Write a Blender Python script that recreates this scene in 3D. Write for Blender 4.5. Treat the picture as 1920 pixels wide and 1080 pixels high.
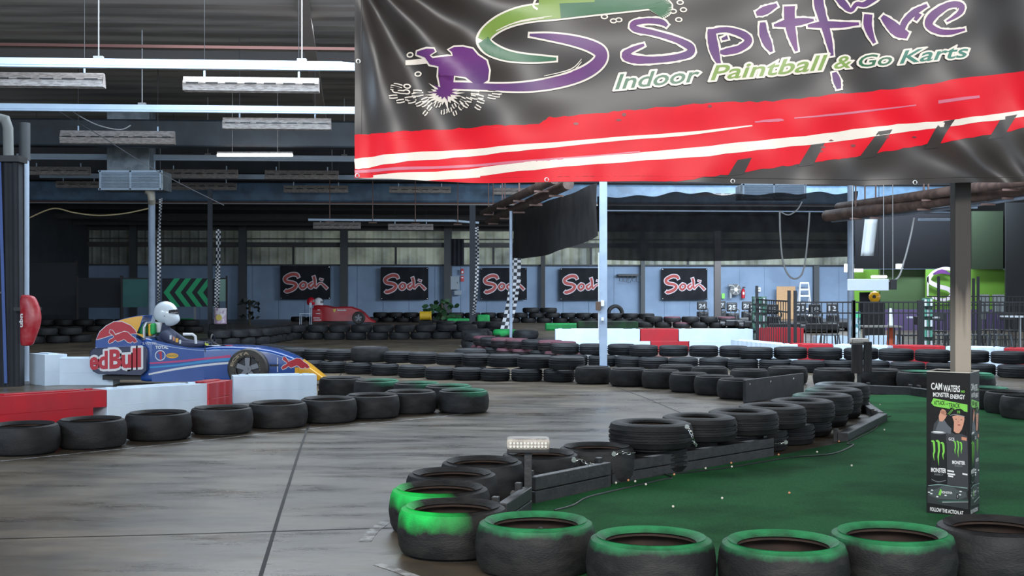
import bpy, bmesh, math, random
from mathutils import Vector, Matrix
from mathutils.geometry import tessellate_polygon
random.seed(7)
F = 2400.0      # focal length in pixels of the 1920-wide frame
H = 1.45        # eye height
PI = math.pi
scene = bpy.context.scene
COL = scene.collection
for _o in list(bpy.data.objects): bpy.data.objects.remove(_o)

# ---------------------------------------------------------------- camera
cam = bpy.data.cameras.new('camera'); camo = bpy.data.objects.new('camera', cam); COL.objects.link(camo)
cam.sensor_width = 36; cam.lens = 36*F/1920; cam.clip_end = 400
camo.location = (0, 0, H); camo.rotation_euler = (PI/2, 0, 0)
scene.camera = camo
# ---------------------------------------------------------------- world, lights, exposure
scene.view_settings.view_transform = 'Standard'; scene.view_settings.look = 'None'
scene.view_settings.gamma = 1; scene.view_settings.use_curve_mapping = False
scene.view_settings.exposure = 1.05
w = bpy.data.worlds.new('daylight'); scene.world = w; w.use_nodes = True
bg = w.node_tree.nodes['Background']; bg.inputs[0].default_value = (0.74, 0.87, 1.0, 1); bg.inputs[1].default_value = 1.0
def area(name, loc, rot, sx, sy, power, color):
    l = bpy.data.lights.new(name, 'AREA'); l.shape = 'RECTANGLE'; l.size = sx; l.size_y = sy
    l.energy = power; l.color = color
    o = bpy.data.objects.new(name, l); COL.objects.link(o); o.location = loc; o.rotation_euler = rot
    return o
area('added_overhead_light', (1, 23, 6.9), (0, 0, 0), 16, 8, 1000, (0.80, 0.90, 1.0))  # added overhead light to brighten the mid hall; the roof is closed here
area('added_overhead_light', (9, 42, 6.9), (0, 0, 0), 14, 8, 900, (0.78, 0.88, 1.0))  # second added overhead light, further back under the closed roof
area('added_overhead_light', (11, 54, 4.2), (0, 0, 0), 12, 4, 380, (0.78, 0.88, 1.0))  # third added overhead light, below the closed rear roof
area('added_front_light', (0, -2.5, 5.2), (math.radians(62), 0, 0), 9, 1.6, 520, (1.0, 0.95, 0.90))  # added front light above and behind the camera; no doorway is built
area('added_left_fill', (-9, 8, 4.2), (math.radians(75), 0, math.radians(-32)), 4, 1.5, 170, (0.62, 0.80, 1.0))  # added fill to brighten the left barriers; no window is built
area('added_roof_fill', (1, 18.5, 6.5), (math.radians(97), 0, 0), 18, 1.0, 780, (0.62, 0.80, 1.0))  # added fill facing the far hall, for trunking, roof and gutters; no clerestory
area('added_wall_fill', (11, 41, 5.3), (math.radians(82), 0, 0), 9, 1.0, 800, (0.72, 0.86, 1.0)).data.spread = 2.0  # added fill for the right of the back wall; no roller door

# ---------------------------------------------------------------- coordinates
def P(px, py, d): return Vector(((px-960)*d/F, d, H+(540-py)*d/F))
def G(px, py):
    d = F*H/(py-540.0); return Vector(((px-960)*d/F, d, 0))
def gd(py): return F*H/(py-540.0)

# ---------------------------------------------------------------- materials
MATS = {}
def mat(name, col, rough=.6, metal=0, col2=None, scale=8, amount=.5, detail=4, bump=0, bscale=40, emis=None, estr=0, stretch=None, spec=None, alpha=None, coat=0):
    if name in MATS: return MATS[name]
    m = bpy.data.materials.new(name); m.use_nodes = True; nt = m.node_tree; n = nt.nodes; L = nt.links
    b = n['Principled BSDF']; b.inputs['Base Color'].default_value = (*col, 1)
    b.inputs['Roughness'].default_value = rough; b.inputs['Metallic'].default_value = metal
    if spec is not None: b.inputs['Specular IOR Level'].default_value = spec
    if coat: b.inputs['Coat Weight'].default_value = coat
    if alpha is not None: b.inputs['Alpha'].default_value = alpha
    if col2 is None: col2 = tuple(c*.75 for c in col); amount *= .6
    tc = n.new('ShaderNodeTexCoord'); src = tc.outputs['Object']
    if stretch:
        mp = n.new('ShaderNodeMapping'); mp.inputs['Scale'].default_value = stretch; L.new(src, mp.inputs[0]); src = mp.outputs[0]
    nz = n.new('ShaderNodeTexNoise'); nz.inputs['Scale'].default_value = scale; nz.inputs['Detail'].default_value = detail
    L.new(src, nz.inputs['Vector'])
    rp = n.new('ShaderNodeValToRGB'); rp.color_ramp.elements[0].position = .5-.25*min(1, 1.2-amount); rp.color_ramp.elements[1].position = .5+.25*min(1, 1.2-amount)
    rp.color_ramp.elements[0].color = (*col, 1); rp.color_ramp.elements[1].color = (*[a+(c-a)*amount for a, c in zip(col, col2)], 1)
    L.new(nz.outputs['Fac'], rp.inputs[0]); L.new(rp.outputs[0], b.inputs['Base Color'])
    if bump:
        nb = n.new('ShaderNodeTexNoise'); nb.inputs['Scale'].default_value = bscale; nb.inputs['Detail'].default_value = 3
        L.new(src, nb.inputs['Vector']); bp = n.new('ShaderNodeBump'); bp.inputs['Strength'].default_value = bump; bp.inputs['Distance'].default_value = .01
        L.new(nb.outputs['Fac'], bp.inputs['Height']); L.new(bp.outputs[0], b.inputs['Normal'])
    if emis: b.inputs['Emission Color'].default_value = (*emis, 1); b.inputs['Emission Strength'].default_value = estr
    MATS[name] = m; return m

def rubber(name, base, hi, paint=None, dirx=None, zt=.2, scale=6, alls=.6, spread=.06):
    """tyre rubber, optional sprayed paint near the upper shoulder"""
    m = mat(name, tuple(c*.72 for c in base), .62, 0, tuple(c*.72 for c in hi), scale, .9, 6, .35, 60, stretch=(1, 1, 2.5), spec=.32)
    if not paint: return m
    nt = m.node_tree; n = nt.nodes; L = nt.links; b = n['Principled BSDF']
    src = b.inputs['Base Color'].links[0].from_socket
    tc = n.new('ShaderNodeTexCoord'); sp = n.new('ShaderNodeSeparateXYZ'); L.new(tc.outputs['Object'], sp.inputs[0])
    nz = n.new('ShaderNodeTexNoise'); nz.inputs['Scale'].default_value = 9; nz.inputs['Detail'].default_value = 8; L.new(tc.outputs['Object'], nz.inputs['Vector'])
    def mth(op, a, bb):
        q = n.new('ShaderNodeMath'); q.operation = op
        for k, s in enumerate((a, bb)):
            if isinstance(s, (int, float)): q.inputs[k].default_value = s
            else: L.new(s, q.inputs[k])
        return q.outputs[0]
    h = mth('DIVIDE', mth('SUBTRACT', sp.outputs['Z'], zt-spread), spread)
    h = mth('ADD', h, mth('MULTIPLY', mth('SUBTRACT', nz.outputs['Fac'], .5), 1.6))
    if dirx:
        dx = mth('ADD', mth('MULTIPLY', sp.outputs['X'], dirx[0]), mth('MULTIPLY', sp.outputs['Y'], dirx[1]))
        dx = mth('ADD', mth('MULTIPLY', dx, dirx[2]), dirx[3])
        q = n.new('ShaderNodeClamp'); L.new(dx, q.inputs[0]); h = mth('MULTIPLY', h, q.outputs[0])
    q = n.new('ShaderNodeClamp'); L.new(h, q.inputs[0]); h = mth('MULTIPLY', q.outputs[0], alls)
    mx = n.new('ShaderNodeMix'); mx.data_type = 'RGBA'; L.new(h, mx.inputs[0]); L.new(src, mx.inputs[6]); mx.inputs[7].default_value = (*paint, 1)
    L.new(mx.outputs[2], b.inputs['Base Color'])
    return m

black = mat('black_paint', (.012, .012, .014), .5)
blacksteel = mat('black_steel', (.016, .017, .019), .45, 0, (.03, .03, .032), 14, .8, bump=.2)
white = mat('white_paint', (.62, .66, .70), .5, 0, (.45, .48, .5), 6, .5)
offwhite = mat('off_white_print', (.82, .80, .74), .55)
chrome = mat('bright_steel', (.7, .7, .68), .25, 1)
M_RED = mat('red_plastic', (.50, .012, .025), .38, 0, (.38, .02, .03), 3, .7, bump=.1, bscale=6)
M_WHT = mat('white_plastic', (.70, .84, .98), .42, 0, (.60, .73, .88), 2.5, .7, bump=.1, bscale=6)

# ---------------------------------------------------------------- mesh builder
class MB:
    def __init__(s): s.v = []; s.f = []; s.mi = []; s.cm = 0; s.mats = []
    def use(s, m):
        if m not in s.mats: s.mats.append(m)
        s.cm = s.mats.index(m); return s
    def add(s, vs, fs):
        o = len(s.v); s.v += [tuple(v) for v in vs]; s.f += [tuple(i+o for i in f) for f in fs]; s.mi += [s.cm]*len(fs); return s
    def box(s, c, size, rz=0, ry=0, rx=0):
        M = Matrix.Rotation(rz, 3, 'Z') @ Matrix.Rotation(ry, 3, 'Y') @ Matrix.Rotation(rx, 3, 'X')
        c = Vector(c); vs = [c + M @ Vector((size[0]*x/2, size[1]*y/2, size[2]*z/2)) for x in (-1, 1) for y in (-1, 1) for z in (-1, 1)]
        return s.add(vs, [(0,1,3,2),(4,6,7,5),(0,4,5,1),(2,3,7,6),(0,2,6,4),(1,5,7,3)])
    def bar(s, a, b, w, h, up=Vector((0,0,1))):
        a = Vector(a); b = Vector(b); t = (b-a).normalized()
        if abs(t.dot(up)) > .95: up = Vector((0,1,0))
        x = t.cross(up).normalized(); y = x.cross(t)
        vs = [p + x*w/2*i + y*h/2*j for p in (a, b) for i, j in ((-1,-1),(1,-1),(1,1),(-1,1))]
        return s.add(vs, [(0,1,2,3)[::-1],(4,5,6,7),(0,1,5,4),(1,2,6,5),(2,3,7,6),(3,0,4,7)])
    def tube(s, pts, r, n=8, closed=False):
        pts = [Vector(p) for p in pts]; rs = r if isinstance(r, (list, tuple)) else [r]*len(pts); rings = []
        N = None
        for i, p in enumerate(pts):
            if closed: t = (pts[(i+1) % len(pts)]-pts[i-1])
            else: t = (pts[min(i+1, len(pts)-1)]-pts[max(i-1, 0)])
            t = t.normalized()
            if N is None: N = t.orthogonal().normalized()
            N = (N - t*N.dot(t)).normalized(); B = t.cross(N)
            rings.append([p + (N*math.cos(a)+B*math.sin(a))*rs[i] for a in [2*PI*k/n for k in range(n)]])
        vs = [v for rg in rings for v in rg]; fs = []
        m = len(pts)
        for i in range(m if closed else m-1):
            for k in range(n):
                j = (i+1) % m; fs.append((i*n+k, i*n+(k+1) % n, j*n+(k+1) % n, j*n+k))
        if not closed: fs += [tuple(range(n))[::-1], tuple((m-1)*n+k for k in range(n))]
        return s.add(vs, fs)
    def cyl(s, a, b, r, r2=None, n=20): return s.tube([a, b], [r, r if r2 is None else r2], n)
    def lathe(s, prof, n=32, c=(0,0,0), closed=False, axis='z', rad=None):
        vs = []; m = len(prof)
        for k in range(n):
            a = 2*PI*k/n
            for r, z in prof:
                if rad: r = r*rad(a, z)
                if axis == 'z': vs.append((c[0]+r*math.cos(a), c[1]+r*math.sin(a), c[2]+z))
                else: vs.append((c[0]+r*math.cos(a), c[1]+z, c[2]+r*math.sin(a)))
        fs = []
        for k in range(n):
            for i in range(m if closed else m-1):
                j = (i+1) % m; kk = (k+1) % n
                q = (k*m+i, kk*m+i, kk*m+j, k*m+j); fs.append(q if axis == 'z' else q[::-1])
        return s.add(vs, fs)
    def prism(s, poly, depth):
        """poly: list of 3D points, extruded by vector depth"""
        poly = [Vector(p) for p in poly]; dv = Vector(depth); n = len(poly)
        tri = tessellate_polygon([poly])
        vs = poly + [p+dv for p in poly]
        fs = [tuple(t) for t in tri] + [tuple(i+n for i in t[::-1]) for t in tri] + [(i, (i+1) % n, (i+1) % n+n, i+n) for i in range(n)]
        return s.add(vs, fs)
    def grid(s, fn, nu, nv):
        vs = [fn(i/nu, j/nv) for j in range(nv+1) for i in range(nu+1)]
        return s.add(vs, [(j*(nu+1)+i, j*(nu+1)+i+1, (j+1)*(nu+1)+i+1, (j+1)*(nu+1)+i) for j in range(nv) for i in range(nu)])
    def decal(s, tris, fn):
        """tris: (verts2d, faces) laid on a surface by fn(u, v)"""
        return s.add([fn(v[0], v[1]) for v in tris[0]], tris[1])
    def build(s, name, m=None, parent=None, label=None, loc=None, rz=0, smooth=.6, bevel=0, solid=0, fixn=True):
        me = bpy.data.meshes.new(name); me.from_pydata(s.v, [], s.f); me.update()
        for q in (s.mats or [m]): me.materials.append(q)
        if s.mats: me.polygons.foreach_set('material_index', s.mi)
        if fixn:
            bm = bmesh.new(); bm.from_mesh(me); bmesh.ops.recalc_face_normals(bm, faces=bm.faces); bm.to_mesh(me); bm.free()
        if smooth:
            me.shade_smooth(); me.set_sharp_from_angle(angle=smooth)
        o = bpy.data.objects.new(name, me); COL.objects.link(o)
        if parent: o.parent = parent
        if label: o['label'] = label
        if loc is not None: o.location = loc
        if rz: o.rotation_euler = (0, 0, rz)
        if solid:
            q = o.modifiers.new('s', 'SOLIDIFY'); q.thickness = solid; q.offset = 0
        if bevel:
            q = o.modifiers.new('b', 'BEVEL'); q.width = bevel; q.segments = 2; q.limit_method = 'ANGLE'; q.angle_limit = .7
        return o

def thing(name, label, cat, loc=(0,0,0), rz=0, group=None):
    o = bpy.data.objects.new(name, None); COL.objects.link(o); o.empty_display_size = .1
    o.location = loc; o.rotation_euler = (0, 0, rz); o['label'] = label; o['category'] = cat
    if group: o['group'] = group
    return o
def tag(o, label, cat, group=None, kind=None):
    o['label'] = label; o['category'] = cat
    if group: o['group'] = group
    if kind: o['kind'] = kind
    return o
def struct(o, label=None):
    o['kind'] = 'structure'
    if label: o['label'] = label
    return o
def dup(root, loc, rz=None, label=None, group=None):
    r = root.copy(); COL.objects.link(r); r.location = loc
    if rz is not None: r.rotation_euler = (0, 0, rz)
    if label: r['label'] = label
    if group: r['group'] = group
    for ch in list(root.children):
        c = ch.copy(); COL.objects.link(c); c.parent = r
        for g in ch.children:
            d = g.copy(); COL.objects.link(d); d.parent = c
    return r
ORD = ['first','second','third','fourth','fifth','sixth','seventh','eighth','ninth','tenth','eleventh','twelfth','thirteenth','fourteenth','fifteenth','sixteenth','seventeenth','eighteenth','nineteenth','twentieth','twenty-first','twenty-second','twenty-third','twenty-fourth','twenty-fifth','twenty-sixth','twenty-seventh','twenty-eighth','twenty-ninth','thirtieth','thirty-first','thirty-second','thirty-third','thirty-fourth','thirty-fifth','thirty-sixth']

# ---------------------------------------------------------------- 2D shapes for prints
def smoothpts(pts, k=6):
    out = []; n = len(pts)
    for i in range(n-1):
        p0 = pts[max(i-1, 0)]; p1 = pts[i]; p2 = pts[i+1]; p3 = pts[min(i+2, n-1)]
        for j in range(k):
            t = j/k
            out.append(tuple(.5*(2*b + (c-a)*t + (2*a-5*b+4*c-d)*t*t + (3*b-a-3*c+d)*t**3) for a, b, c, d in zip(p0, p1, p2, p3)))
    out.append(tuple(pts[-1])); return out
def stroke(pts, grow=0, k=6, rag=0):
    """pts: (x, y, width); returns quads along a smoothed brush stroke"""
    s = smoothpts(pts, k); vs = []; n = len(s)
    for i, (x, y, wd) in enumerate(s):
        a = s[max(i-1, 0)]; b = s[min(i+1, n-1)]
        tx, ty = b[0]-a[0], b[1]-a[1]; l = math.hypot(tx, ty) or 1; tx /= l; ty /= l
        h = wd/2+grow; x2, y2 = x, y
        if grow and i == 0: x2 -= tx*grow; y2 -= ty*grow
        if grow and i == n-1: x2 += tx*grow; y2 += ty*grow
        r1 = 1+random.uniform(-rag, rag); r2 = 1+random.uniform(-rag, rag)
        vs += [(x2-ty*h*r1, y2+tx*h*r1), (x2+ty*h*r2, y2-tx*h*r2)]
    return vs, [(2*i, 2*i+1, 2*i+3, 2*i+2) for i in range(n-1)]
def filled(pts):
    t = tessellate_polygon([[Vector((p[0], p[1], 0)) for p in pts]])
    return [tuple(p[:2]) for p in pts], [tuple(q) for q in t]
def grow_poly(pts, g):
    n = len(pts); A = sum(pts[i][0]*pts[(i+1) % n][1]-pts[(i+1) % n][0]*pts[i][1] for i in range(n)); sg = 1 if A > 0 else -1
    out = []
    for i in range(n):
        a = pts[i-1]; b = pts[i]; c = pts[(i+1) % n]
        e1 = Vector((b[0]-a[0], b[1]-a[1])).normalized(); e2 = Vector((c[0]-b[0], c[1]-b[1])).normalized()
        t = e1+e2
        if t.length < .3: t = e1
        t.normalize(); out.append((b[0]+t.y*g*sg, b[1]-t.x*g*sg))
    return out
def ellipse(cx, cy, rx, ry, n=20): return [(cx+rx*math.cos(2*PI*i/n), cy+ry*math.sin(2*PI*i/n)) for i in range(n)]
def text2d(body, x0, y0, x1, y1, offset=0, shear=0, rot=0, arc=None):
    """glyph faces fitted in a box (y up), offset fattens the letters"""
    def raw(off):
        c = bpy.data.curves.new('t', 'FONT'); c.body = body; c.offset = off; c.shear = shear; c.resolution_u = 3; c.fill_mode = 'BOTH'
        o = bpy.data.objects.new('t', c); COL.objects.link(o)
        bpy.context.view_layer.update()
        me = bpy.data.meshes.new_from_object(o.evaluated_get(bpy.context.evaluated_depsgraph_get()))
        vs = [(v.co.x, v.co.y) for v in me.vertices]; fs = [tuple(p.vertices) for p in me.polygons]
        bpy.data.objects.remove(o); bpy.data.curves.remove(c); bpy.data.meshes.remove(me); return vs, fs
    b, _ = raw(0)
    ax, bx = min(v[0] for v in b), max(v[0] for v in b); ay, by = min(v[1] for v in b), max(v[1] for v in b)
    vs, fs = raw(offset) if offset else raw(0)
    out = []
    for x, y in vs:
        u = (x-ax)/(bx-ax); v = (y-ay)/(by-ay)
        X = x0+u*(x1-x0); Y = y0+v*(y1-y0)
        if rot: Y += (X-x0)*math.tan(rot)
        out.append((X, Y))
    return out, fs
def sliced(tris, step, stepy=None):
    """cut a flat shape on a grid so it can follow folds"""
    bm = bmesh.new(); vs = [bm.verts.new((x, y, 0)) for x, y in tris[0]]
    for f in tris[1]:
        try: bm.faces.new([vs[i] for i in f])
        except ValueError: pass
    xs = [v[0] for v in tris[0]]; ys = [v[1] for v in tris[0]]
    for k in range(math.ceil(min(xs)/step), math.floor(max(xs)/step)+1):
        bmesh.ops.bisect_plane(bm, geom=bm.verts[:]+bm.edges[:]+bm.faces[:], plane_co=(k*step, 0, 0), plane_no=(1, 0, 0))
    sy = stepy or step
    for k in range(math.ceil(min(ys)/sy), math.floor(max(ys)/sy)+1):
        bmesh.ops.bisect_plane(bm, geom=bm.verts[:]+bm.edges[:]+bm.faces[:], plane_co=(0, k*sy, 0), plane_no=(0, 1, 0))
    bm.verts.index_update()
    out = [(v.co.x, v.co.y) for v in bm.verts], [tuple(v.index for v in f.verts) for f in bm.faces]
    bm.free(); return out
# ================================================================ SETTING
TH = math.tan(math.radians(4))       # the building's bays run slightly away to the right
def row_d(px, d0): return d0/(1-(px-960)/F*TH)       # depth where a sight line meets a bay line
def bay(x, d0): return d0+x*TH

# floor ----------------------------------------------------------
m = mat('concrete', (.145, .116, .082), .42, 0, (.085, .070, .053), 1.1, .95, 9, .14, 9, stretch=(1, 1.0, 1))
nt = m.node_tree; n = nt.nodes; L = nt.links; b = n['Principled BSDF']
tc = n.new('ShaderNodeTexCoord'); mp = n.new('ShaderNodeMapping'); mp.inputs['Scale'].default_value = (.5, 1.6, 1); mp.inputs['Rotation'].default_value = (0, 0, .35)
L.new(tc.outputs['Object'], mp.inputs[0])
nz = n.new('ShaderNodeTexNoise'); nz.inputs['Scale'].default_value = 1.6; nz.inputs['Detail'].default_value = 8; nz.inputs['Roughness'].default_value = .65; L.new(mp.outputs[0], nz.inputs['Vector'])
mr = n.new('ShaderNodeMapRange'); mr.inputs[1].default_value = .3; mr.inputs[2].default_value = .7; mr.inputs[3].default_value = .2; mr.inputs[4].default_value = .5
L.new(nz.outputs['Fac'], mr.inputs[0]); L.new(mr.outputs[0], b.inputs['Roughness'])
rp2 = n.new('ShaderNodeValToRGB'); rp2.color_ramp.elements[0].position = .35; rp2.color_ramp.elements[1].position = .68
rp2.color_ramp.elements[0].color = (.6, .6, .63, 1); rp2.color_ramp.elements[1].color = (1.2, 1.17, 1.1, 1); L.new(nz.outputs['Fac'], rp2.inputs[0])
mx = n.new('ShaderNodeMix'); mx.data_type = 'RGBA'; mx.blend_type = 'MULTIPLY'; mx.inputs[0].default_value = .55
L.new(b.inputs['Base Color'].links[0].from_socket, mx.inputs[6]); L.new(rp2.outputs[0], mx.inputs[7]); L.new(mx.outputs[2], b.inputs['Base Color'])
q = MB().box((0, 30, -.05), (80, 90, .1)); struct(q.build('floor', m, smooth=0))

# artificial turf of the infield
turfm = mat('green_turf', (.018, .13, .042), .9, 0, (.028, .165, .055), 60, .9, 8, .9, 300, spec=.15)
nt = turfm.node_tree; n = nt.nodes; L = nt.links; b = n['Principled BSDF']
nz = n.new('ShaderNodeTexNoise'); nz.inputs['Scale'].default_value = 1.3; nz.inputs['Detail'].default_value = 7; tc = n.new('ShaderNodeTexCoord'); L.new(tc.outputs['Object'], nz.inputs['Vector'])
rp2 = n.new('ShaderNodeValToRGB'); rp2.color_ramp.elements[0].position = .36; rp2.color_ramp.elements[1].position = .55
rp2.color_ramp.elements[0].color = (.45, .5, .45, 1); rp2.color_ramp.elements[1].color = (1, 1, 1, 1); L.new(nz.outputs['Fac'], rp2.inputs[0])
mx = n.new('ShaderNodeMix'); mx.data_type = 'RGBA'; mx.blend_type = 'MULTIPLY'; mx.inputs[0].default_value = .8
L.new(b.inputs['Base Color'].links[0].from_socket, mx.inputs[6]); L.new(rp2.outputs[0], mx.inputs[7]); L.new(mx.outputs[2], b.inputs['Base Color'])
tp = [(0.05, 7.0), (.12, 8.2), G(995, 946), G(1140, 912), G(1450, 858), G(1580, 832), G(1640, 792), G(1635, 760), G(1622, 742), G(1700, 742), G(1830, 762), G(1900, 780), (9.5, 13), (9.5, 5.6), (2.6, 5.55), (1.2, 5.5), (.4, 6)]
tp = [Vector((p[0], p[1], .001)) for p in tp]
q = MB().prism(tp, (0, 0, .012)); struct(q.build('floor_turf', turfm, smooth=0), 'green artificial turf infield inside the tyre loop')

# expansion joints and painted lines
jm = mat('joint_filler', (.008, .008, .008), .7); lm = mat('worn_line_paint', (.42, .43, .44), .6, 0, (.14, .13, .12), 14, .9, 6)
def strip(name, pts, wd, m, z=.002):
    q = MB()
    for a, c in zip(pts[:-1], pts[1:]):
        a = Vector((a[0], a[1], z)); c = Vector((c[0], c[1], z)); t = (c-a).normalized(); x = Vector((-t.y, t.x, 0))*wd/2
        q.add([a-x, a+x, c+x, c-x], [(0, 1, 2, 3)])
    return struct(q.build(name, m, smooth=0, fixn=False))
strip('trim_1', [G(488, 1082), G(525, 960), G(560, 850), G(578, 800), G(640, 700), G(655, 660)], .022, jm)
strip('trim_2', [G(-60, 1012), G(300, 1003), G(735, 990)], .014, jm)
strip('trim_3', [G(1150, 724), G(1215, 748), G(1278, 775)], .02, jm)
strip('trim_4', [G(-30, 868), G(150, 850), G(330, 832), G(480, 815), G(620, 800), G(740, 790), G(830, 781), G(885, 774), G(902, 765), G(898, 757)], .035, lm)
strip('trim_5', [G(684, 1016), G(700, 995), G(728, 975)], .07, lm)
strip('trim_6', [G(708, 1058), G(745, 1070), G(800, 1090)], .06, lm)
strip('trim_7', [G(862, 647), G(876, 655), G(895, 661)], .08, lm)

# far wall ----------------------------------------------------------
wallm = mat('grey_precast_wall', (.225, .305, .43), .75, 0, (.17, .235, .34), .7, .8, 6)
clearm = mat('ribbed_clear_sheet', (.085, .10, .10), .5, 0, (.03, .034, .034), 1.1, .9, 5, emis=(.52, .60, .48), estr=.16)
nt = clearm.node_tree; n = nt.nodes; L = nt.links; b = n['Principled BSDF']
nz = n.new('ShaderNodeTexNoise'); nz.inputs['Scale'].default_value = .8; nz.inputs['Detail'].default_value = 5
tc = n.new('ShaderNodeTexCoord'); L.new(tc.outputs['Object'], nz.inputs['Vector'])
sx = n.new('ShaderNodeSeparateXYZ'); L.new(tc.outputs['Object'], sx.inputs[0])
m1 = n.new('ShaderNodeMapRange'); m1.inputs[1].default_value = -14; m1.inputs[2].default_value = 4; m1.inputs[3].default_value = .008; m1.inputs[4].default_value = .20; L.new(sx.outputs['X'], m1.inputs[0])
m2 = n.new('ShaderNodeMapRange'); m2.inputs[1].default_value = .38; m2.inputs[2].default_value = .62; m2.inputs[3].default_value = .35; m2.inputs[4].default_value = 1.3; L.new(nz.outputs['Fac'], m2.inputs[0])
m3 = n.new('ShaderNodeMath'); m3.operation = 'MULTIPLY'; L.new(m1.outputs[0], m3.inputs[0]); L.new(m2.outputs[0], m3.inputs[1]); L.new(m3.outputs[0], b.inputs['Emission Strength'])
DW = 60.0
def wallp(x, z, off=0): return (x, bay(x, DW)-off, z)
q = MB(); xs = [-24+k*1.2 for k in range(40)]
for a, c in zip(xs[:-1], xs[1:]):     # precast panels with open joints
    q.add([wallp(a+.01, 0), wallp(c-.01, 0), wallp(c-.01, 2.5), wallp(a+.01, 2.5)], [(0, 1, 2, 3)])
    q.add([wallp(a+.01, 0, -.2), wallp(c-.01, 0, -.2), wallp(c-.01, 2.5, -.2), wallp(a+.01, 2.5, -.2)], [(0, 1, 2, 3)])
q.add([wallp(-24, 0, -.03), wallp(24, 0, -.03), wallp(24, 2.5, -.03), wallp(-24, 2.5, -.03)], [(0, 1, 2, 3)])
struct(q.build('wall_back', wallm, smooth=0))
q = MB(); vs = []; N = 480
for k in range(N+1):
    x = -24+48*k/N; o = (.05 if k % 4 < 1 else 0)
    vs += [wallp(x, 2.5, o-.05), wallp(x, 4.3, o-.05)]
q.add(vs, [(2*k, 2*k+2, 2*k+3, 2*k+1) for k in range(N)])
struct(q.build('wall_back_upper', clearm, smooth=0), 'ribbed translucent sheeting above the grey wall')
dk = mat('dark_steelwork', (.022, .023, .026), .6, 0, (.035, .03, .028), 5, .7)
q = MB()
for z, h in ((3.45, .22), (3.72, .05), (4.25, .3), (2.52, .06)): q.add(*[[wallp(-24, z-h/2, .22), wallp(24, z-h/2, .22), wallp(24, z+h/2, .22), wallp(-24, z+h/2, .22), wallp(-24, z-h/2, .05), wallp(24, z-h/2, .05), wallp(24, z+h/2, .05), wallp(-24, z+h/2, .05)], [(0,1,2,3),(0,1,5,4),(3,2,6,7)]])
struct(q.build('trim_8', dk, smooth=0), 'dark horizontal wall girts')
for px, wd, zt in ((455, .34, 4.4), (645, .34, 4.4), (840, .36, 4.4), (1018, .2, 4.4), (1205, .2, 4.4), (1530, .25, 2.5), (250, .3, 4.4), (100, .25, 4.4)):
    d = row_d(px, DW)-.3; x = (px-960)*d/F
    struct(MB().box((x, d, zt/2), (wd, .25, zt)).build('trim_9', mat('dark_column', (.05, .055, .06), .6) if px != 1018 else dk, smooth=0), 'steel wall post')
for px, a, c in ((550, 2.5, 3.35), (742, 2.5, 3.35), (925, 2.5, 3.35), (1108, 2.5, 3.35), (1290, 2.5, 2.9), (152, 2.5, 3.35)):
    d = row_d(px, DW)-.15; x = (px-960)*d/F
    struct(MB().box((x, d, (a+c)/2), (.1, .08, c-a)).build('trim_10', dk, smooth=0), 'short dark stud between clear wall sheets')
# left dark wall and roofs
dwm = mat('dark_left_wall', (.03, .033, .04), .8, 0, (.05, .055, .06), 1, .6)
q = MB().box((-19.5, 33, 2.9), (.2, 60, 5.8)); struct(q.build('wall_left', dwm, smooth=0))
roofm = mat('brown_roof_sheet', (.38, .345, .31), .85, 0, (.22, .20, .185), .9, .9, 8, .4, 5, stretch=(.25, 1.6, 1))
q = MB(); vs = []; N = 120
for k in range(N+1):
    y = -4+58*k/N; z = 7.1+(.014 if k % 2 else 0)
    vs += [(-26, bay(-26, y), z), (30, bay(30, y), z)]
q.add(vs, [(2*k, 2*k+2, 2*k+3, 2*k+1) for k in range(N)]); 
q.add([(-26, bay(-26, -4), 7.3), (30, bay(30, -4), 7.3), (30, bay(30, 54), 7.3), (-26, bay(-26, 54), 7.3)], [(0, 1, 2, 3)])
struct(q.build('ceiling', roofm, smooth=0))
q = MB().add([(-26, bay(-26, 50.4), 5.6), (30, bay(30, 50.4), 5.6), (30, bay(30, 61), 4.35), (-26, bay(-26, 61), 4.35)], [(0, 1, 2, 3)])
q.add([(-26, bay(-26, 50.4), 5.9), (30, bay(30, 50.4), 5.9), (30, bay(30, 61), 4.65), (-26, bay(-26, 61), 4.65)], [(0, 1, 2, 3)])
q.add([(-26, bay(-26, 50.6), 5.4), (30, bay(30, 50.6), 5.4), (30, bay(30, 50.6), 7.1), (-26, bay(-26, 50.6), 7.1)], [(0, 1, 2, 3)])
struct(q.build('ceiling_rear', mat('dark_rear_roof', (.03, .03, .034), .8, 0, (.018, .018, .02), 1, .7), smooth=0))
# dark beams under the rear roof
def beam(x0, x1, d0, z, h, dp, m, name='trim_11', label=None, bevel=0):
    q = MB(); q.bar((x0, bay(x0, d0), z), (x1, bay(x1, d0), z), dp, h)
    return struct(q.build(name, m, smooth=0, bevel=bevel), label)
for i, (d0, z, h) in enumerate(((53, 4.75, .2), (55.5, 4.5, .22), (58, 4.35, .2))): beam(-24, 2 if i else 14, d0, z, h, .15, dk, label='dark purlin under the rear roof')
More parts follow.
